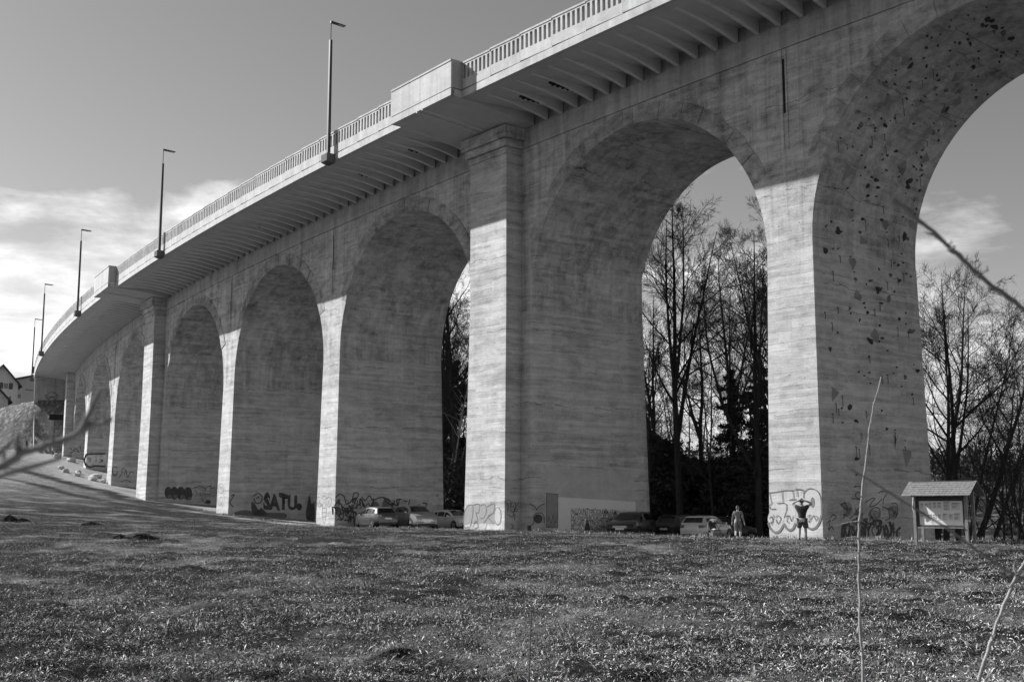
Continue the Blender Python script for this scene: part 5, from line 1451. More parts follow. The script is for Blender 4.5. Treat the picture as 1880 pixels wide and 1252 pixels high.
# the car at the very right edge, a dark corner of bodywork only
# ================================================================== PEOPLE
MAT['skin'] = plain('skin', .32, .6, .1); MAT['hair'] = plain('dark_hair', .03, .7, .2); MAT['hair_light'] = plain('fair_hair', .07, .7, .2)
MAT['cloth_dark'] = plain('dark_cloth', .03, .9, .2); MAT['cloth_grey'] = plain('grey_cloth', .085, .9, .25); MAT['cloth_mid'] = plain('mid_cloth', .11, .9, .3); MAT['cloth_pale'] = plain('pale_cloth', .5, .9, .15)
MAT['shoe'] = plain('shoe', .05, .7, .1)
def skin_obj(name, J, E, mat, parent, root_i=0, sub=2):
    """J: list of (x,y,z,r) joints; E: edges; grown with the Skin modifier"""
    me = bpy.data.meshes.new(name); me.from_pydata([j[:3] for j in J], E, []); me.update()
    o = bpy.data.objects.new(name, me); link(o, parent)
    o.modifiers.new('skin', 'SKIN'); sk = me.skin_vertices[0].data
    for i, j in enumerate(J):
        r = j[3] * (1.22 if j[3] > .02 else 1.0); sk[i].radius = (r, r) if not hasattr(r, '__len__') else r
        sk[i].use_root = (i == root_i)
    sd = o.modifiers.new('sub', 'SUBSURF'); sd.levels = sub; sd.render_levels = sub
    o.modifiers['skin'].use_smooth_shade = True
    me.materials.append(mat); return o
class Fig:
    def __init__(self): self.J = []; self.E = []
    def j(self, p, r, par=None):
        self.J.append((p[0], p[1], p[2], r)); i = len(self.J) - 1
        if par is not None: self.E.append((par, i))
        return i
    def chain(self, pts, par=None):
        for p, r in pts: par = self.j(p, r, par)
        return par
def hand(F, wrist_i, w, d, up, thumb):
    """palm, four fingers and a thumb; d = finger direction, up = back of the hand, thumb = thumb side"""
    d = Vector(d).normalized(); up = Vector(up).normalized(); th = Vector(thumb).normalized(); w = Vector(w)
    pm = F.j(w + d * .05, .030, wrist_i)
    for k, (o_, ln) in enumerate(((.030, .070), (.010, .080), (-.010, .074), (-.030, .058))):
        b = w + d * .09 + th * o_
        i = F.j(b, .011, pm); i = F.j(b + d * ln * .5 - up * .006, .009, i); F.j(b + d * ln * .85 - up * .028, .0075, i)
    i = F.j(w + d * .035 + th * .038, .012, pm); F.j(w + d * .085 + th * .058 - up * .01, .009, i)
def head_mesh(root, p, r, yaw, hair_mat, style):
    """head with face features; the figure looks along yaw (radians from +Y of the root)"""
    mb = MB(); n, m = 16, 12; vs = []
    for i in range(m + 1):
        a = math.pi * i / m
        for k in range(n):
            b = 2 * math.pi * k / n
            x, y, z = math.sin(a) * math.cos(b) * .78, math.sin(a) * math.sin(b) * .95, math.cos(a) * 1.18
            if z < -.2: x *= 1 - .28 * (-.2 - z); y = y * (1 - .12 * (-.2 - z)) + .10 * (-.2 - z)
            if y > .75 and abs(x) < .18 and -.35 < z < .1: y += .16 * (1 - abs(z + .18) / .3)
            if y > .6 and abs(abs(x) - .32) < .16 and .0 < z < .25: y -= .07
            vs.append((x * r, y * r, z * r))
    fs = [(i * n + k, i * n + (k + 1) % n, (i + 1) * n + (k + 1) % n, (i + 1) * n + k) for i in range(m) for k in range(n)]
    mb.add(vs, fs)
    for sg in (1, -1): mb.hexa([(sg * r * .74, -r * .14, -r * .22), (sg * r * .78, r * .12, -r * .22), (sg * r * .9, r * .06, -r * .2), (sg * r * .9, -r * .18, -r * .2), (sg * r * .74, -r * .14, r * .22), (sg * r * .78, r * .12, r * .2), (sg * r * .94, r * .04, r * .2), (sg * r * .94, -r * .2, r * .22)])
    h = mb.build('head', MAT['skin'], root, 60); h.location = p; h.rotation_euler = (0, 0, yaw)
    for sg in (1, -1):
        mb = MB(); mb.lathe([(.001, -.02 * r), (.10 * r, 0), (.001, .03 * r)], 8, 'y', (sg * .32 * r, .86 * r, .10 * r)); mb.build('eye', MAT['hair'], h)
    mb = MB(); mb.hexa([(-.22 * r, .80 * r, -.60 * r), (.22 * r, .80 * r, -.60 * r), (.22 * r, .90 * r, -.60 * r), (-.22 * r, .90 * r, -.60 * r), (-.22 * r, .8 * r, -.53 * r), (.22 * r, .8 * r, -.53 * r), (.22 * r, .9 * r, -.53 * r), (-.22 * r, .9 * r, -.53 * r)]); mb.build('mouth', MAT['cloth_grey'], h)
    mb = MB(); vs = []; fs = []
    for i in range(9):
        a = math.pi * .62 * i / 8
        for k in range(n):
            b = 2 * math.pi * k / n; f = 1.0
            aa = a * (1.0 if math.sin(b) < .2 else .58)
            vs.append((math.sin(aa) * math.cos(b) * .86 * r, math.sin(aa) * math.sin(b) * 1.03 * r - .03 * r, math.cos(aa) * 1.26 * r))
    fs = [(i * n + k, i * n + (k + 1) % n, (i + 1) * n + (k + 1) % n, (i + 1) * n + k) for i in range(8) for k in range(n)]
    mb.add(vs, fs)
    if style == 'ponytail':
        mb.tube([(0, -.95 * r, .75 * r), (0, -1.5 * r, .9 * r), (0, -1.85 * r, .3 * r), (0, -1.7 * r, -.7 * r), (0, -1.55 * r, -1.4 * r)], [.2 * r, .34 * r, .36 * r, .26 * r, .08 * r], 8)
    mb.build('hair', hair_mat, root, 60).location = p
    root.children[-1].rotation_euler = (0, 0, yaw)
    return h
def person(u, Y, yaw, label):
    x = (u - CX) / F_PX * Y; e = empty('person', (x, Y, gz(x, Y)), R(yaw)); tag(e, label, 'person'); return e
# --- man with hands behind his head, facing the pier (local +y = where he looks)
pr = person(1467, 53.0, -22, 'man in dark T-shirt and shorts facing the pier with both hands behind his head')
F = Fig(); pel = F.j((0, 0, .96), .115); ab = F.j((0, .01, 1.14), .115, pel); ch = F.j((0, .0, 1.33), .125, ab); nk = F.j((0, -.01, 1.49), .055, ch); F.j((0, .02, 1.60), .06, nk)
for sg in (1, -1):
    hp = F.j((sg * .10, 0, .90), .085, pel); kn = F.chain([((sg * .12 + .01, .02, .70), .078), ((sg * .13, .03, .50), .056), ((sg * .135, -.01, .30), .052), ((sg * .14, -.02, .09), .036)], hp)
    F.chain([((sg * .145, .07, .045), .035), ((sg * .15, .17, .03), .028)], kn)
    sh = F.j((sg * .20, -.01, 1.43), .062, ch); el = F.chain([((sg * .31, .03, 1.50), .050), ((sg * .42, .06, 1.585), .042)], sh)
    wr = F.chain([((sg * .28, .0, 1.66), .038), ((sg * .16, -.06, 1.70), .028)], el)
    hand(F, wr, (sg * .16, -.06, 1.70), (-sg * .9, -.25, .25), (0, -.7, .6), (0, .0, -1))
skin_obj('body', F.J, F.E, MAT['skin'], pr)
head_mesh(pr, (0, .03, 1.68), .105, 0, MAT['hair'], 'short')
G = Fig(); a = G.j((0, 0, .92), .150); a2 = G.j((0, 0, 1.02), .150, a); b = G.j((0, .01, 1.14), .152, a2); c = G.j((0, 0, 1.33), .165, b); d_ = G.j((0, -.01, 1.45), .085, c)
for sg in (1, -1): s_ = G.j((sg * .20, -.01, 1.43), .088, c); G.chain([((sg * .30, .03, 1.495), .076)], s_)
skin_obj('t_shirt', G.J, G.E, MAT['cloth_dark'], pr)
G = Fig(); a = G.j((0, 0, .95), .138)
for sg in (1, -1): h_ = G.j((sg * .10, 0, .86), .118, a); G.chain([((sg * .13, .02, .68), .112), ((sg * .145, .03, .50), .108)], h_)
skin_obj('shorts', G.J, G.E, MAT['cloth_grey'], pr)
for sg in (1, -1):
    mb = MB(); mb.tube([(sg * .14, -.06, .05), (sg * .145, .05, .055), (sg * .15, .15, .04), (sg * .155, .23, .03)], [.045, .052, .048, .03], 8); mb.build('shoe', MAT['shoe'], pr, 60)
mb = MB(); mb.lathe([(.15, -.03), (.152, .03)], 14, 'z', (0, 0, .93)); 
for k in range(5): mb.tube([(-.10 + k * .05, -.15, .92), (-.10 + k * .05, -.165, .80 - .03 * (k % 2))], .014, 5)
mb.build('climbing_harness', MAT['cloth_pale'], pr, 60)
# --- woman walking away
pw = person(1350, 61.0, -18, 'woman with tied-up hair in long-sleeved top and three-quarter trousers walking away past the dark car')
F = Fig(); pel = F.j((0, 0, .92), .10); ab = F.j((0, 0, 1.07), .088, pel); ch = F.j((0, 0, 1.25), .105, ab); nk = F.j((0, -.01, 1.40), .045, ch); F.j((0, .01, 1.50), .052, nk)
LEG = {1: [((.10, .05, .66), .072), ((.10, .10, .47), .052), ((.10, .05, .28), .048), ((.10, .02, .08), .032)], -1: [((-.10, -.06, .66), .072), ((-.095, -.08, .47), .052), ((-.09, -.20, .30), .048), ((-.09, -.33, .17), .032)]}
FT = {1: [((.105, .10, .04), .03), ((.11, .19, .028), .022)], -1: [((-.09, -.31, .09), .03), ((-.09, -.25, .025), .022)]}
for sg in (1, -1):
    hp = F.j((sg * .095, 0, .86), .088, pel); an = F.chain(LEG[sg], hp); F.chain(FT[sg], an)
    sh = F.j((sg * .165, -.005, 1.345), .05, ch); sw = -.12 * sg
    el = F.chain([((sg * .215, sw * .4, 1.21), .042), ((sg * .25, sw * .8, 1.07), .036)], sh)
    wr = F.chain([((sg * .285, sw * 1.0 + .05, .94), .032), ((sg * .315, sw * 1.0 + .10, .83), .024)], el)
    hand(F, wr, (sg * .315, sw * 1.0 + .10, .83), (sg * .25, .2, -1), (sg, 0, .2), (0, 1, 0))
skin_obj('body', F.J, F.E, MAT['skin'], pw)
head_mesh(pw, (0, .02, 1.565), .098, R(12), MAT['hair_light'], 'ponytail')
G = Fig(); a0 = G.j((0, 0, .86), .118); a = G.j((0, 0, .95), .120, a0); b = G.j((0, 0, 1.07), .110, a); c = G.j((0, 0, 1.25), .125, b); G.j((0, -.01, 1.37), .07, c)
for sg in (1, -1):
    sw = -.12 * sg; s_ = G.j((sg * .165, -.005, 1.345), .066, c); G.chain([((sg * .215, sw * .4, 1.21), .055), ((sg * .25, sw * .8, 1.07), .048), ((sg * .285, sw + .05, .94), .043), ((sg * .305, sw + .08, .87), .036)], s_)
skin_obj('top', G.J, G.E, MAT['cloth_mid'], pw)
G = Fig(); a0 = G.j((0, 0, 1.0), .10); a = G.j((0, 0, .91), .125, a0)
for sg in (1, -1): h_ = G.j((sg * .095, 0, .84), .106, a); G.chain([(LEG[sg][0][0], .088), (LEG[sg][1][0], .066), (tuple(.4 * p + .6 * q for p, q in zip(LEG[sg][1][0], LEG[sg][2][0])), .058)], h_)
skin_obj('trousers', G.J, G.E, MAT['cloth_grey'], pw)
for pts in ([(.10, -.05, .045), (.105, .05, .05), (.11, .15, .035), (.112, .22, .025)], [(-.09, -.38, .20), (-.09, -.33, .10), (-.09, -.28, .045), (-.09, -.22, .025)]):
    mb = MB(); mb.tube(pts, [.038, .043, .04, .022], 8); mb.build('shoe', MAT['shoe'], pw, 60)
# --- small child in a dark coat
pc = person(1075, 66.0, 25, 'small child in a dark pointed-hood coat and pale trousers on the grass edge')
F = Fig(); pel = F.j((0, 0, .36), .07); ch = F.j((0, 0, .52), .075, pel); nk = F.j((0, 0, .61), .04, ch); F.j((0, .01, .66), .045, nk)
for sg in (1, -1):
    hp = F.j((sg * .055, 0, .32), .055, pel); an = F.chain([((sg * .06, .01, .18), .042), ((sg * .06, 0, .05), .03)], hp); F.j((sg * .06, .07, .03), .025, an)
    sh = F.j((sg * .11, 0, .56), .035, ch); wr = F.chain([((sg * .15, .02, .46), .03), ((sg * .16, .07, .38), .02)], sh)
    hand(F, wr, (sg * .16, .07, .38), (0, .3, -1), (sg, 0, 0), (0, 1, 0))
skin_obj('body', F.J, F.E, MAT['skin'], pc)
head_mesh(pc, (0, .01, .70), .082, 0, MAT['hair_light'], 'short')
mb = MB(); mb.lathe([(.20, .22), (.205, .30), (.19, .42), (.165, .52), (.12, .60), (.085, .64)], 16); mb.build('coat', MAT['cloth_dark'], pc, 60)
for sg in (1, -1):
    mb = MB(); mb.tube([(sg * .11, 0, .57), (sg * .16, .02, .46), (sg * .17, .06, .40)], [.05, .046, .04], 8); mb.build('sleeve', MAT['cloth_dark'], pc, 60)
    mb = MB(); mb.tube([(sg * .055, 0, .32), (sg * .06, .01, .18), (sg * .06, 0, .06)], [.075, .065, .055], 8); mb.build('trouser_leg', MAT['cloth_pale'], pc, 60)
    mb = MB(); mb.tube([(sg * .06, -.03, .03), (sg * .06, .05, .035), (sg * .06, .10, .025)], [.03, .036, .02], 8); mb.build('shoe', MAT['shoe'], pc, 60)
mb = MB(); mb.lathe([(.10, .60), (.105, .66), (.10, .74), (.07, .81), (.001, .845)], 14, 'z', (0, -.012, 0)); ho = mb.build('hood', MAT['cloth_grey'], pc, 60)

# ================================================================== PUSHCHAIR
px = (1307 - CX) / F_PX * 62.0
pu = empty('pushchair', (px, 62.0, gz(px, 62.0)), R(-70)); tag(pu, 'pushchair with folding hood and a full basket, left of the walking woman', 'pushchair')
mb = MB()   # local: +x = front of the pushchair
for sg in (1, -1):
    mb.tube([(-.42, sg * .24, 1.02), (-.30, sg * .25, .80), (.05, sg * .26, .45), (.42, sg * .24, .14)], .016, 6)
    mb.tube([(-.34, sg * .26, .16), (-.12, sg * .26, .38), (.10, sg * .26, .62)], .016, 6)
mb.tube([(-.42, -.24, 1.02), (-.47, 0, 1.05), (-.42, .24, 1.02)], .018, 6); mb.tube([(-.34, -.26, .16), (-.34, .26, .16)], .014, 6); mb.tube([(.42, -.24, .14), (.42, .24, .14)], .014, 6)
mb.build('frame', MAT['trim'], pu, 60)
for (x, r) in ((-.34, .16), (.42, .12)):
    for sg in (1, -1):
        mb = MB(); mb.lathe([(r * .7, -.025), (r, -.02), (r, .02), (r * .7, .025)], 18, 'y', (x, sg * .29, r)); w_ = mb.build('wheel', MAT['tyre'], pu, 40)
        mb = MB(); mb.lathe([(.001, .01), (r * .25, .012), (r * .7, .005)], 14, 'y', (x, sg * .29, r)); mb.build('hub', MAT['rim'], w_)
mb = MB(); vs = []; n_ = 10; m_ = 6
for i in range(n_ + 1):
    a = R(35) + R(115) * i / n_
    for k in range(m_ + 1):
        y = -.22 + .44 * k / m_; rr = .36 * (1 - .22 * (2 * abs(y) / .44) ** 3); vs.append((.02 + math.cos(a) * rr * 1.1 - .02, y, .66 + math.sin(a) * rr))
mb.add(vs, [(i * (m_ + 1) + k, i * (m_ + 1) + k + 1, (i + 1) * (m_ + 1) + k + 1, (i + 1) * (m_ + 1) + k) for i in range(n_) for k in range(m_)])
ho = mb.build('hood', MAT['cloth_mid'], pu, 60); so_ = ho.modifiers.new('s', 'SOLIDIFY'); so_.thickness = .02
mb = MB(); mb.hexa([(-.15, -.2, .42), (.32, -.2, .40), (.32, .2, .40), (-.15, .2, .42), (-.15, -.2, .47), (.32, -.2, .46), (.32, .2, .46), (-.15, .2, .47)]); mb.hexa([(-.30, -.2, .80), (-.24, -.2, .82), (-.24, .2, .82), (-.30, .2, .80), (-.16, -.2, .45), (-.11, -.2, .46), (-.11, .2, .46), (-.16, .2, .45)][::1]); mb.build('seat', MAT['cloth_dark'], pu)
mb = MB(); mb.hexa([(-.22, -.2, .17), (.24, -.2, .17), (.24, .2, .17), (-.22, .2, .17), (-.28, -.24, .32), (.30, -.24, .32), (.30, .24, .32), (-.28, .24, .32)]); mb.build('basket', MAT['cloth_mid'], pu)
def lump(name, c, r, mat, seed, label, cat, parent=None):
    g = random.Random(seed); mb = MB(); n, m = 10, 7; vs = []
    for i in range(m + 1):
        a = math.pi * i / m
        for k in range(n):
            b = 2 * math.pi * k / n; q = g.uniform(.82, 1.15); vs.append((math.sin(a) * math.cos(b) * r[0] * q, math.sin(a) * math.sin(b) * r[1] * q, math.cos(a) * r[2] * q))
    mb.add(vs, [(i * n + k, i * n + (k + 1) % n, (i + 1) * n + (k + 1) % n, (i + 1) * n + k) for i in range(m) for k in range(n)])
    o = mb.build(name, mat, parent, 60); o.location = c
    if label: tag(o, label, cat)
    return o
def wp(x, y, z):
    a = R(-70); return (px + x * math.cos(a) - y * math.sin(a), 62.0 + x * math.sin(a) + y * math.cos(a), gz(px, 62.0) + z)
lump('bag', wp(-.46, -.02, .66), (.13, .17, .22), MAT['cloth_mid'], 1, 'grey shoulder bag hanging from the pushchair handle', 'bag')
lump('cloth_bundle', wp(.02, .0, .40), (.17, .17, .12), MAT['cloth_pale'], 2, 'white bundle of cloth heaped in the pushchair basket', 'bundle')
lump('toy', wp(-.44, .12, .96), (.07, .07, .07), MAT['cloth_pale'], 3, 'small white bundle on the pushchair handle', 'bundle')

# ================================================================== NOTICE BOARD
MAT['wood'] = plain('weathered_wood', .22, .85, .35, 6., 0, .2, .4); MAT['wood_dark'] = plain('dark_wood', .07, .85, .3, 6., 0, .2, .3); MAT['shingle'] = plain('grey_shingle', .18, .85, .35, 9., 0, .2, .6)
MAT['paper'] = plain('paper_sheet', .60, .8, .06); MAT['board'] = plain('pale_board', .72, .6, .06); MAT['ink'] = plain('print', .10, .7, .1)
bx = (1724 - CX) / F_PX * 47.8
nb = empty('notice_board', (bx, 47.8, gz(bx, 47.8)), R(-41)); tag(nb, 'wooden notice board with small shingled gable roof at the right, half in sun', 'notice board')
# local: x to the right along the board, -y towards the viewer
HB = 1.02
for (x, y) in ((-HB, -.32), (HB, -.32), (HB, .42), (-HB, .42)):
    mb = MB(); mb.box(x - .055, x + .055, y - .055, y + .055, -.35, 2.02); mb.build('post', MAT['wood'], nb)
for x in (-HB, HB):
    mb = MB(); mb.bar((x, -.55, 1.86), (x, .05, 2.32), .07, .09, (1, 0, 0)); mb.bar((x, .65, 1.86), (x, .05, 2.32), .07, .09, (1, 0, 0)); mb.bar((x, -.36, 1.92), (x, .46, 1.92), .06, .1, (1, 0, 0)); mb.build('roof_truss', MAT['wood_dark'], nb)
for nm, ya, yb in (('front', -.80, .05), ('back', .90, .05)):
    mb = MB(); z0, z1 = 1.85, 2.42; n = 7; xr = HB + .34
    for k in range(n):
        f0, f1 = k / n, (k + 1) / n + .02; y0, y1 = ya + (yb - ya) * f0, ya + (yb - ya) * f1; a, b = z0 + (z1 - z0) * f0, z0 + (z1 - z0) * f1
        rng = random.Random(k + int(ya * 10)); x = -xr - rng.uniform(0, .1)
        while x < xr:
            w = rng.uniform(.13, .22); xa, xb = max(x, -xr), min(x + w - .008, xr); h = rng.uniform(0, .012)
            if xb > xa: mb.hexa([(xa, y0, a + h), (xb, y0, a + h), (xb, y1, b - .02), (xa, y1, b - .02), (xa, y0, a + .028 + h), (xb, y0, a + .028 + h), (xb, y1, b + .004), (xa, y1, b + .004)])
            x += w
    rf = mb.build('roof', MAT['shingle'], nb)
mb = MB(); mb.box(-HB - .2, HB + .2, .0, .1, 2.405, 2.45); mb.build('ridge_cap', MAT['wood_dark'], nb)
mb = MB()
mb.box(-HB + .06, HB - .06, -.30, -.24, 1.66, 1.86); mb.box(-HB + .06, HB - .06, -.31, -.24, .66, .72); mb.box(-HB + .06, -HB + .16, -.305, -.24, .722, 1.658); mb.box(HB - .14, HB - .06, -.305, -.24, .722, 1.658); 
mb.build('board_frame', MAT['wood_dark'], nb)
mb = MB(); mb.box(-HB + .12, HB - .10, -.42, -.29, .60, .64); mb.build('shelf', MAT['wood'], nb)
mb = MB(); mb.box(-HB + .162, HB - .142, -.275, -.245, .724, 1.656); pn = mb.build('board_panel', MAT['board'], nb)
SH = [(-.80, 1.36, .12, .22), (-.62, 1.42, .13, .16), (-.47, 1.36, .12, .24), (-.30, 1.36, .15, .26), (-.12, 1.36, .16, .26), (.12, 1.28, .26, .36), (.44, 1.32, .32, .28), (-.84, 1.0, .2, .24), (-.52, .98, .14, .18), (-.33, .98, .14, .18), (-.12, .92, .12, .22), (.07, .90, .2, .28), (.31, .92, .17, .24), (.52, .90, .24, .30)]
for (x, z, w, h) in SH:
    mb = MB(); mb.box(x, x + w, -.283, -.2755, z, z + h); sh_ = mb.build('notice_sheet', MAT['paper'], nb)
    mb = MB(); rng = random.Random(int(x * 100)); q = z + h - .03
    mb.box(x + .015, x + w - .015, -.2855, -.2832, q - .02, q); q -= .045
    while q > z + .03: mb.box(x + .015, x + w * rng.uniform(.5, .92), -.2852, -.2832, q, q + .008); q -= rng.choice([.022, .022, .05])
    mb.build('print', MAT['ink'], sh_)
mb = MB(); rng = random.Random(2)
for k in range(3): mb.tube([(-HB - .01 * k, -.40 - .015 * k, 1.80 - .1 * k), (-HB - .02, -.42 - .02 * k, 1.55 - .08 * k), (-HB - .03 + .03 * k, -.41, 1.35 - .1 * k)], [.02, .03, .015], 6)
mb.build('twisted_cord', MAT['cloth_pale'], nb, 60)

# ================================================================== HOUSES AT THE LEFT
MAT['render'] = plain('house_render', .50, .9, .12, 2.); MAT['tiles'] = plain('dark_roof_tiles', .06, .85, .3, 3., 0, .2, .4); MAT['shutter'] = plain('dark_shutter', .07, .7, .2); MAT['pane'] = plain('window_pane', .05, .1, .1, 3., 0, .8)
def house(u0, u1, Y, v_eave, v_top, v_base, deep, rz, label, shed=False, windows=()):
    """gabled house whose gable wall spans pixel columns u0..u1 at distance Y"""
    xa, xb = (u0 - CX) / F_PX * Y, (u1 - CX) / F_PX * Y; w = xb - xa
    ze, zt, zb = at(u1, v_eave, Y).z, at(u1, v_top, Y).z, at(u1, v_base, Y).z - 2
    e = empty('house', ((xa + xb) / 2, Y, zb), R(rz)); tag(e, label, 'house', 'houses at the left edge')
    he, ht = ze - zb, zt - zb; h = w / 2
    mb = MB()
    if shed: pr_ = [(-h, 0), (h, 0), (h, ht), (-h, he)]
    else: pr_ = [(-h, 0), (h, 0), (h, he), (0, ht), (-h, he)]
    m = len(pr_); vs = [(x, 0, z) for x, z in pr_] + [(x, deep, z) for x, z in pr_]
    mb.add(vs, [tuple(range(m)), tuple(range(m, 2 * m))[::-1]] + [(k, (k + 1) % m, m + (k + 1) % m, m + k) for k in range(m)])
    wl = mb.build('wall', MAT['render'], e)
    sl_ = [((-h, he), (h, ht))] if shed else [((-h, he), (0, ht)), ((h, he), (0, ht))]
    for (a, b) in sl_:
        dx, dz = a[0] - b[0], a[1] - b[1]; ln = math.hypot(dx, dz); ex = (a[0] + dx / ln * .9, a[1] + dz / ln * .9); bb = b if not shed else (b[0] - dx / ln * .6, b[1] - dz / ln * .6)
        mb = MB(); P4 = [(ex[0], -.8, ex[1] + .03), (bb[0], -.8, bb[1] + .03), (bb[0], deep + .8, bb[1] + .03), (ex[0], deep + .8, ex[1] + .03)]
        mb.add(P4 + [(x, y, z + .28) for x, y, z in P4], [(3, 2, 1, 0), (4, 5, 6, 7), (0, 1, 5, 4), (1, 2, 6, 5), (2, 3, 7, 6), (3, 0, 4, 7)]); mb.build('roof', MAT['tiles'], e)
    for (u, v, ww, hh, sh) in windows:
        p = at(u, v, Y); x = p.x - (xa + xb) / 2; z = p.z - zb
        mb = MB(); mb.box(x - ww / 2, x + ww / 2, -.05, .02, z - hh / 2, z + hh / 2); wn = mb.build('window', MAT['board'], e)
        mb = MB(); mb.box(x - ww / 2 + .07, x + ww / 2 - .07, -.07, -.051, z - hh / 2 + .07, z + hh / 2 - .07); mb.build('pane', MAT['pane'], wn)
        if sh:
            for sg in (1, -1):
                mb = MB(); c = x + sg * (ww / 2 + .36); mb.box(c - .33, c + .33, -.09, -.02, z - hh / 2, z + hh / 2); mb.build('shutter', MAT['shutter'], e)
    return e
house(-30, 27, 222, 704, 672, 748, 11, 32, 'white house with steep gable and dark shutters, middle house of the left edge', False, ((10.5, 708, .95, 1.15, True), (17, 730, .6, .9, False)))
house(27, 72, 236, 698, 687, 748, 10, 30, 'pale house with low sloping roof next to the end of the viaduct', True, ((35, 714, .7, .9, False), (36, 728, .8, 1.0, False), (54, 716, 1.6, .5, False)))
house(-50, 10, 206, 733, 702, 765, 9, 32, 'lowest white house with dark eaves in the left corner', False, ())
# pale buildings far off behind the notice board
def far_house(u0, u1, v0, v1, Y, lab):
    xa, xb = (u0 - CX) / F_PX * Y, (u1 - CX) / F_PX * Y; zt, zb = at(u0, v0, Y).z, at(u0, v1, Y).z - 1; e = empty('far_house', ((xa + xb) / 2, Y, zb)); tag(e, lab, 'house', 'pale houses far behind the notice board')
    h = (xb - xa) / 2; H = zt - zb; mb = MB(); mb.box(-h, h, 0, 9, 0, H); mb.build('wall', MAT['render'], e)
    mb = MB(); mb.add([(-h - .4, -.5, H), (h + .4, -.5, H), (h + .4, 9.5, H), (-h - .4, 9.5, H), (-h - .4, 4.5, H + 2.2), (h + .4, 4.5, H + 2.2)], [(0, 1, 5, 4), (2, 3, 4, 5), (0, 4, 3), (1, 2, 5), (3, 2, 1, 0)]); mb.build('roof', MAT['tiles'], e)
    for k in range(3):
        x = -h * .6 + k * h * .6; mb = MB(); mb.box(x - .4, x + .4, -.04, .02, H * .4, H * .4 + 1.1); mb.build('window', MAT['pane'], e)
far_house(1778, 1808, 922, 941, 210, 'pale house glimpsed through twigs just right of the notice board')
far_house(1816, 1842, 924, 942, 224, 'pale house glimpsed through twigs farther right of the notice board')

# ================================================================== BOULDERS, FENCE, STEPS
MAT['stone'] = plain('pale_stone', .42, .9, .3, 3., 0, .2, .6)
def boulder(u, v, Y, w, h, seed, lab):
    p = at(u, v, Y); x, y = p.x, p.y; g = random.Random(seed); mb = MB(); n, m = 9, 6; vs = []
    for i in range(m + 1):
        a = math.pi * i / m
        for k in range(n):
            b = 2 * math.pi * k / n + .3 * (i % 2); q = g.uniform(.8, 1.12); vs.append((math.sin(a) * math.cos(b) * w / 2 * q, math.sin(a) * math.sin(b) * w * .4 * q, math.cos(a) * h / 2 * q + h * .28))
    mb.add(vs, [(i * n + k, i * n + (k + 1) % n, (i + 1) * n + (k + 1) % n, (i + 1) * n + k) for i in range(m) for k in range(n)])
    o = mb.build('boulder', MAT['stone'], None, 28); o.location = (x, y, gz(x, y)); o.rotation_euler = (0, 0, g.uniform(0, 3)); tag(o, lab, 'boulder', 'pale boulders by the far piers')
boulder(112, 861, 150, 1.1, .6, 1, 'pale flat boulder farthest left of the row on the grass edge')
boulder(120, 866, 147, 1.1, .55, 2, 'pale boulder just below the leftmost one')
boulder(144, 862, 148, 1.0, .6, 3, 'pale boulder by the foot of the sixth pier')
boulder(143, 868, 145, 1.0, .6, 4, 'squarish pale boulder nearest the pale gravel tip')
boulder(171, 869, 143, 1.4, .8, 5, 'largest wedge-shaped boulder in front of the bubble lettering')
boulder(177, 862, 147, 1.5, .7, 6, 'rounded pale boulder directly under the bubble lettering')
boulder(132, 838, 166, 1.7, .8, 7, 'long pale boulder at the foot of the far dark scribble')
boulder(105, 838, 168, 1.2, 1.0, 8, 'pale upright boulder at the foot of the end pilaster')
boulder(190, 871, 142, .8, .6, 9, 'small white boulder half hidden by the seventh pier')
# louvred stair screen beside the end pilaster
p0 = at(104, 835, 172); sx = empty('slatted_screen', (p0.x, p0.y, gz(p0.x, p0.y) - .2), R(20)); tag(sx, 'tall slatted dark screen with a dark box on top beside the end pilaster', 'screen')
mb = MB()
for k in range(26): mb.box(-.45, .55, -.05, .05, .1 + k * .2, .19 + k * .2)
mb.build('slats', MAT['steel'], sx)
for x in (-.5, .6):
    mb = MB(); mb.box(x - .05, x + .05, -.06, .06, -.5, 5.4); mb.build('post', MAT['steel'], sx)
mb = MB(); mb.box(-1.25, .65, -.5, .3, 5.42, 6.2); mb.build('top_box', MAT['dark'], sx)
# pale kerb running down the nose of the embankment
KB = [at(62.5, v, Yk) for v, Yk in ((731, 187.2), (760, 184.6), (790, 181.0), (822, 177.5))]
mb = MB(); mb.tube([(p.x, p.y, gz(p.x, p.y) + .08) for p in KB], .12, 5); tag(mb.build('edge_kerb', MAT['stone'], None), 'thin pale kerb running down the embankment below the abutment', 'kerb')
# signal at the far tip of the deck
p = BP(168, OV, zst(168) + 2.1); ts = empty('traffic_signal', tuple(p)); tag(ts, 'small dark signal post at the far left tip of the deck', 'signal')
mb = MB(); mb.tube([(0, 0, 0), (0, 0, 2.6)], .06, 6); mb.build('post', MAT['steel'], ts); mb = MB(); mb.box(-.2, .2, -.2, .2, 1.7, 2.8); mb.build('signal_head', MAT['trim'], ts)

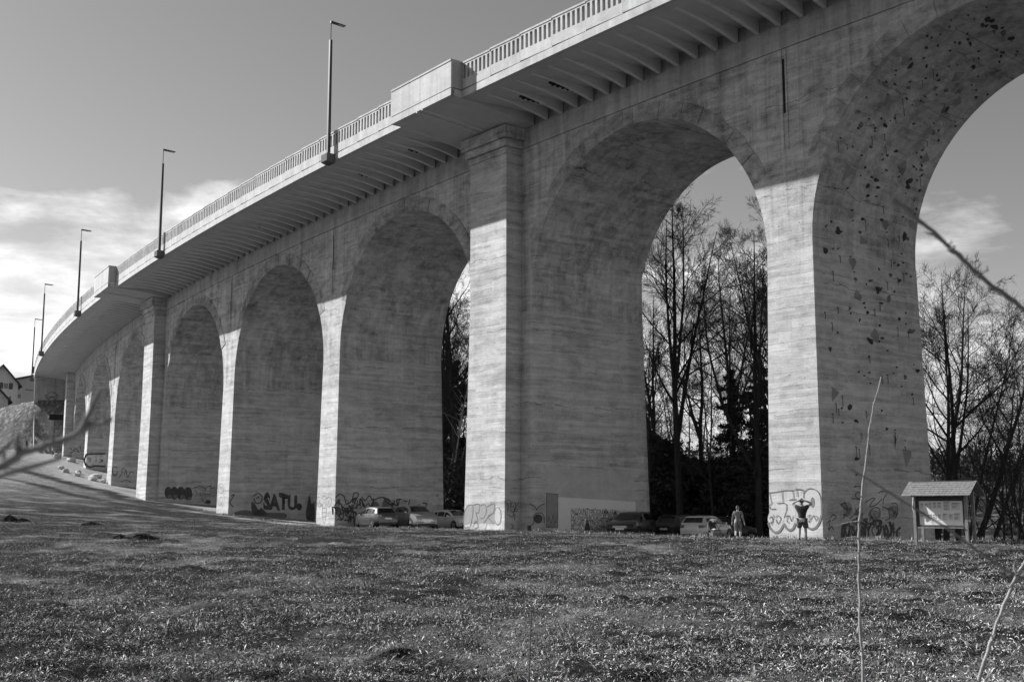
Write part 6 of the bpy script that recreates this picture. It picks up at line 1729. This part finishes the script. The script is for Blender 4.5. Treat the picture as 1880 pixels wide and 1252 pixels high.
# ================================================================== FOREGROUND SAPLINGS AND BRANCHES
MAT['bark_sap'] = plain('pale_sapling_bark', .30, .8, .35, 30., 0, .3, .3); MAT['bark_dark'] = plain('dark_sapling_bark', .10, .8, .3, 30., 0, .3, .3)
def sapling(name, main, Y, r0, r1, twigs, mat, label, cat='sapling'):
    """a stem through the given pixels at distance Y, down to the ground, with side twigs"""
    pts = [at(u, v, Y if not hasattr(Y, '__len__') else Y[0] + (Y[1] - Y[0]) * i / (len(main) - 1)) for i, (u, v) in enumerate(main)]
    P = []
    for i in range(len(pts) - 1):
        for k in range(4): P.append(pts[i].lerp(pts[i + 1], k / 4))
    P.append(pts[-1]); rng = random.Random(len(main)); rad = []
    for i in range(len(P)):
        r = r0 + (r1 - r0) * i / (len(P) - 1); rad.append(r * (1.22 if i % 4 == 0 and 0 < i else 1) * rng.uniform(.95, 1.05))
        if 0 < i < len(P) - 1: P[i] = P[i] + Vector((rng.uniform(-1, 1), 0, rng.uniform(-1, 1))) * r * .5
    e = empty(name, tuple(P[0])); tag(e, label, cat)
    mb = MB(); mb.tube([p - P[0] for p in P], rad, 8); mb.build('stem', mat, e, 60)
    for k in range(2, len(P) - 2):                                      # buds and short spurs at the nodes
        if rng.random() < .55:
            a = rng.uniform(0, 6.28); d = (P[k + 1] - P[k]).normalized(); sd = Vector((math.cos(a), math.sin(a) * .5, 0)); q0 = P[k] - P[0]; ln = rad[k] * rng.uniform(2.5, 9)
            mb = MB(); mb.tube([q0, q0 + (sd + d).normalized() * ln * .5, q0 + (sd * .8 + d * 1.2).normalized() * ln], [rad[k] * .5, rad[k] * .42, rad[k] * .12], 5); mb.build('bud', mat, e, 60)
    for tw in twigs:
        q = [at(u, v, tw[1]) - P[0] for u, v in tw[0]]; mb = MB(); mb.tube(q, [tw[2] * (1 - .6 * i / (len(q) - 1)) for i in range(len(q))], 6); mb.build('twig', mat, e, 60)
    return e
Y1 = 6.2
sapling('sapling', [(1588, 1470), (1585, 1252), (1580, 1150), (1577, 1060), (1577, 990), (1578, 955), (1583, 900), (1590, 840), (1596, 790), (1604, 745), (1618, 692)], Y1, .0078, .0028,
        [([(1578, 956), (1560, 958), (1535, 964)], Y1, .0032), ([(1578, 989), (1570, 985), (1554, 987)], Y1, .005), ([(1577, 1050), (1570, 1047), (1562, 1048)], Y1, .0038), ([(1576, 1013), (1562, 1014), (1550, 1012)], Y1, .0028), ([(1582, 1200), (1600, 1198), (1632, 1197)], Y1, .0032), ([(1581, 1195), (1574, 1191)], Y1, .0038), ([(1580, 930), (1577, 929)], Y1, .0038)],
        MAT['bark_sap'], 'tall thin pale sapling in the foreground rising across the climbing pier')
sapling('sapling', [(1755, 1440), (1795, 1252), (1818, 1180), (1842, 1110), (1868, 1055), (1905, 985)], 4.6, .0075, .005,
        [([(1822, 1168), (1812, 1160), (1802, 1163)], 4.6, .004), ([(1800, 1248), (1760, 1243), (1722, 1247)], 4.6, .0035), ([(1858, 1076), (1860, 1070)], 4.6, .006)], MAT['bark_sap'], 'pale sapling stem leaning right in the lower right corner')
sapling('sapling', [(968, 1440), (971, 1252), (974, 1160), (977, 1085)], 5.2, .0042, .002, [([(971, 1252), (973, 1240)], 5.2, .003)], MAT['bark_dark'], 'very thin dark stem at the bottom edge, middle of the picture')
sapling('branch', [(1990, 640), (1900, 583), (1850, 545), (1795, 505), (1760, 468), (1720, 432), (1690, 408), (1665, 385), (1640, 368)], (1.9, 1.35), .0038, .0022, [([(1795, 505), (1800, 512)], 1.6, .004), ([(1748, 458), (1740, 460)], 1.55, .003)], MAT['bark_dark'], 'thin out-of-focus branch slanting across the sky at the right edge', 'branch')
MAT['bark_mid'] = plain('grey_twig_bark', .13, .8, .3, 60., 0, .3, .3)
YB = 1.15
sapling('branch', [(-260, 985), (-90, 915), (0, 858), (38, 836), (75, 822), (120, 806), (160, 787), (205, 768)], YB, .0050, .0022,
        [([(150, 791), (163, 760), (173, 738), (184, 714)], YB, .0036), ([(36, 836), (33, 815), (32, 797)], YB, .0036), ([(-40, 862), (0, 830), (25, 806)], YB, .0036), ([(-90, 915), (0, 872), (60, 856), (110, 842)], YB * .97, .0045)], MAT['bark_mid'], 'blurred forked branch reaching in at the left edge', 'branch')
sapling('branch', [(1560, 860), (1640, 908), (1700, 945), (1745, 974), (1790, 1008), (1840, 1042), (1900, 1072), (2000, 1130)], 1.7, .0012, .0026, [], MAT['bark_dark'], 'blurred dark twig slanting down to the right in front of the notice board', 'branch')
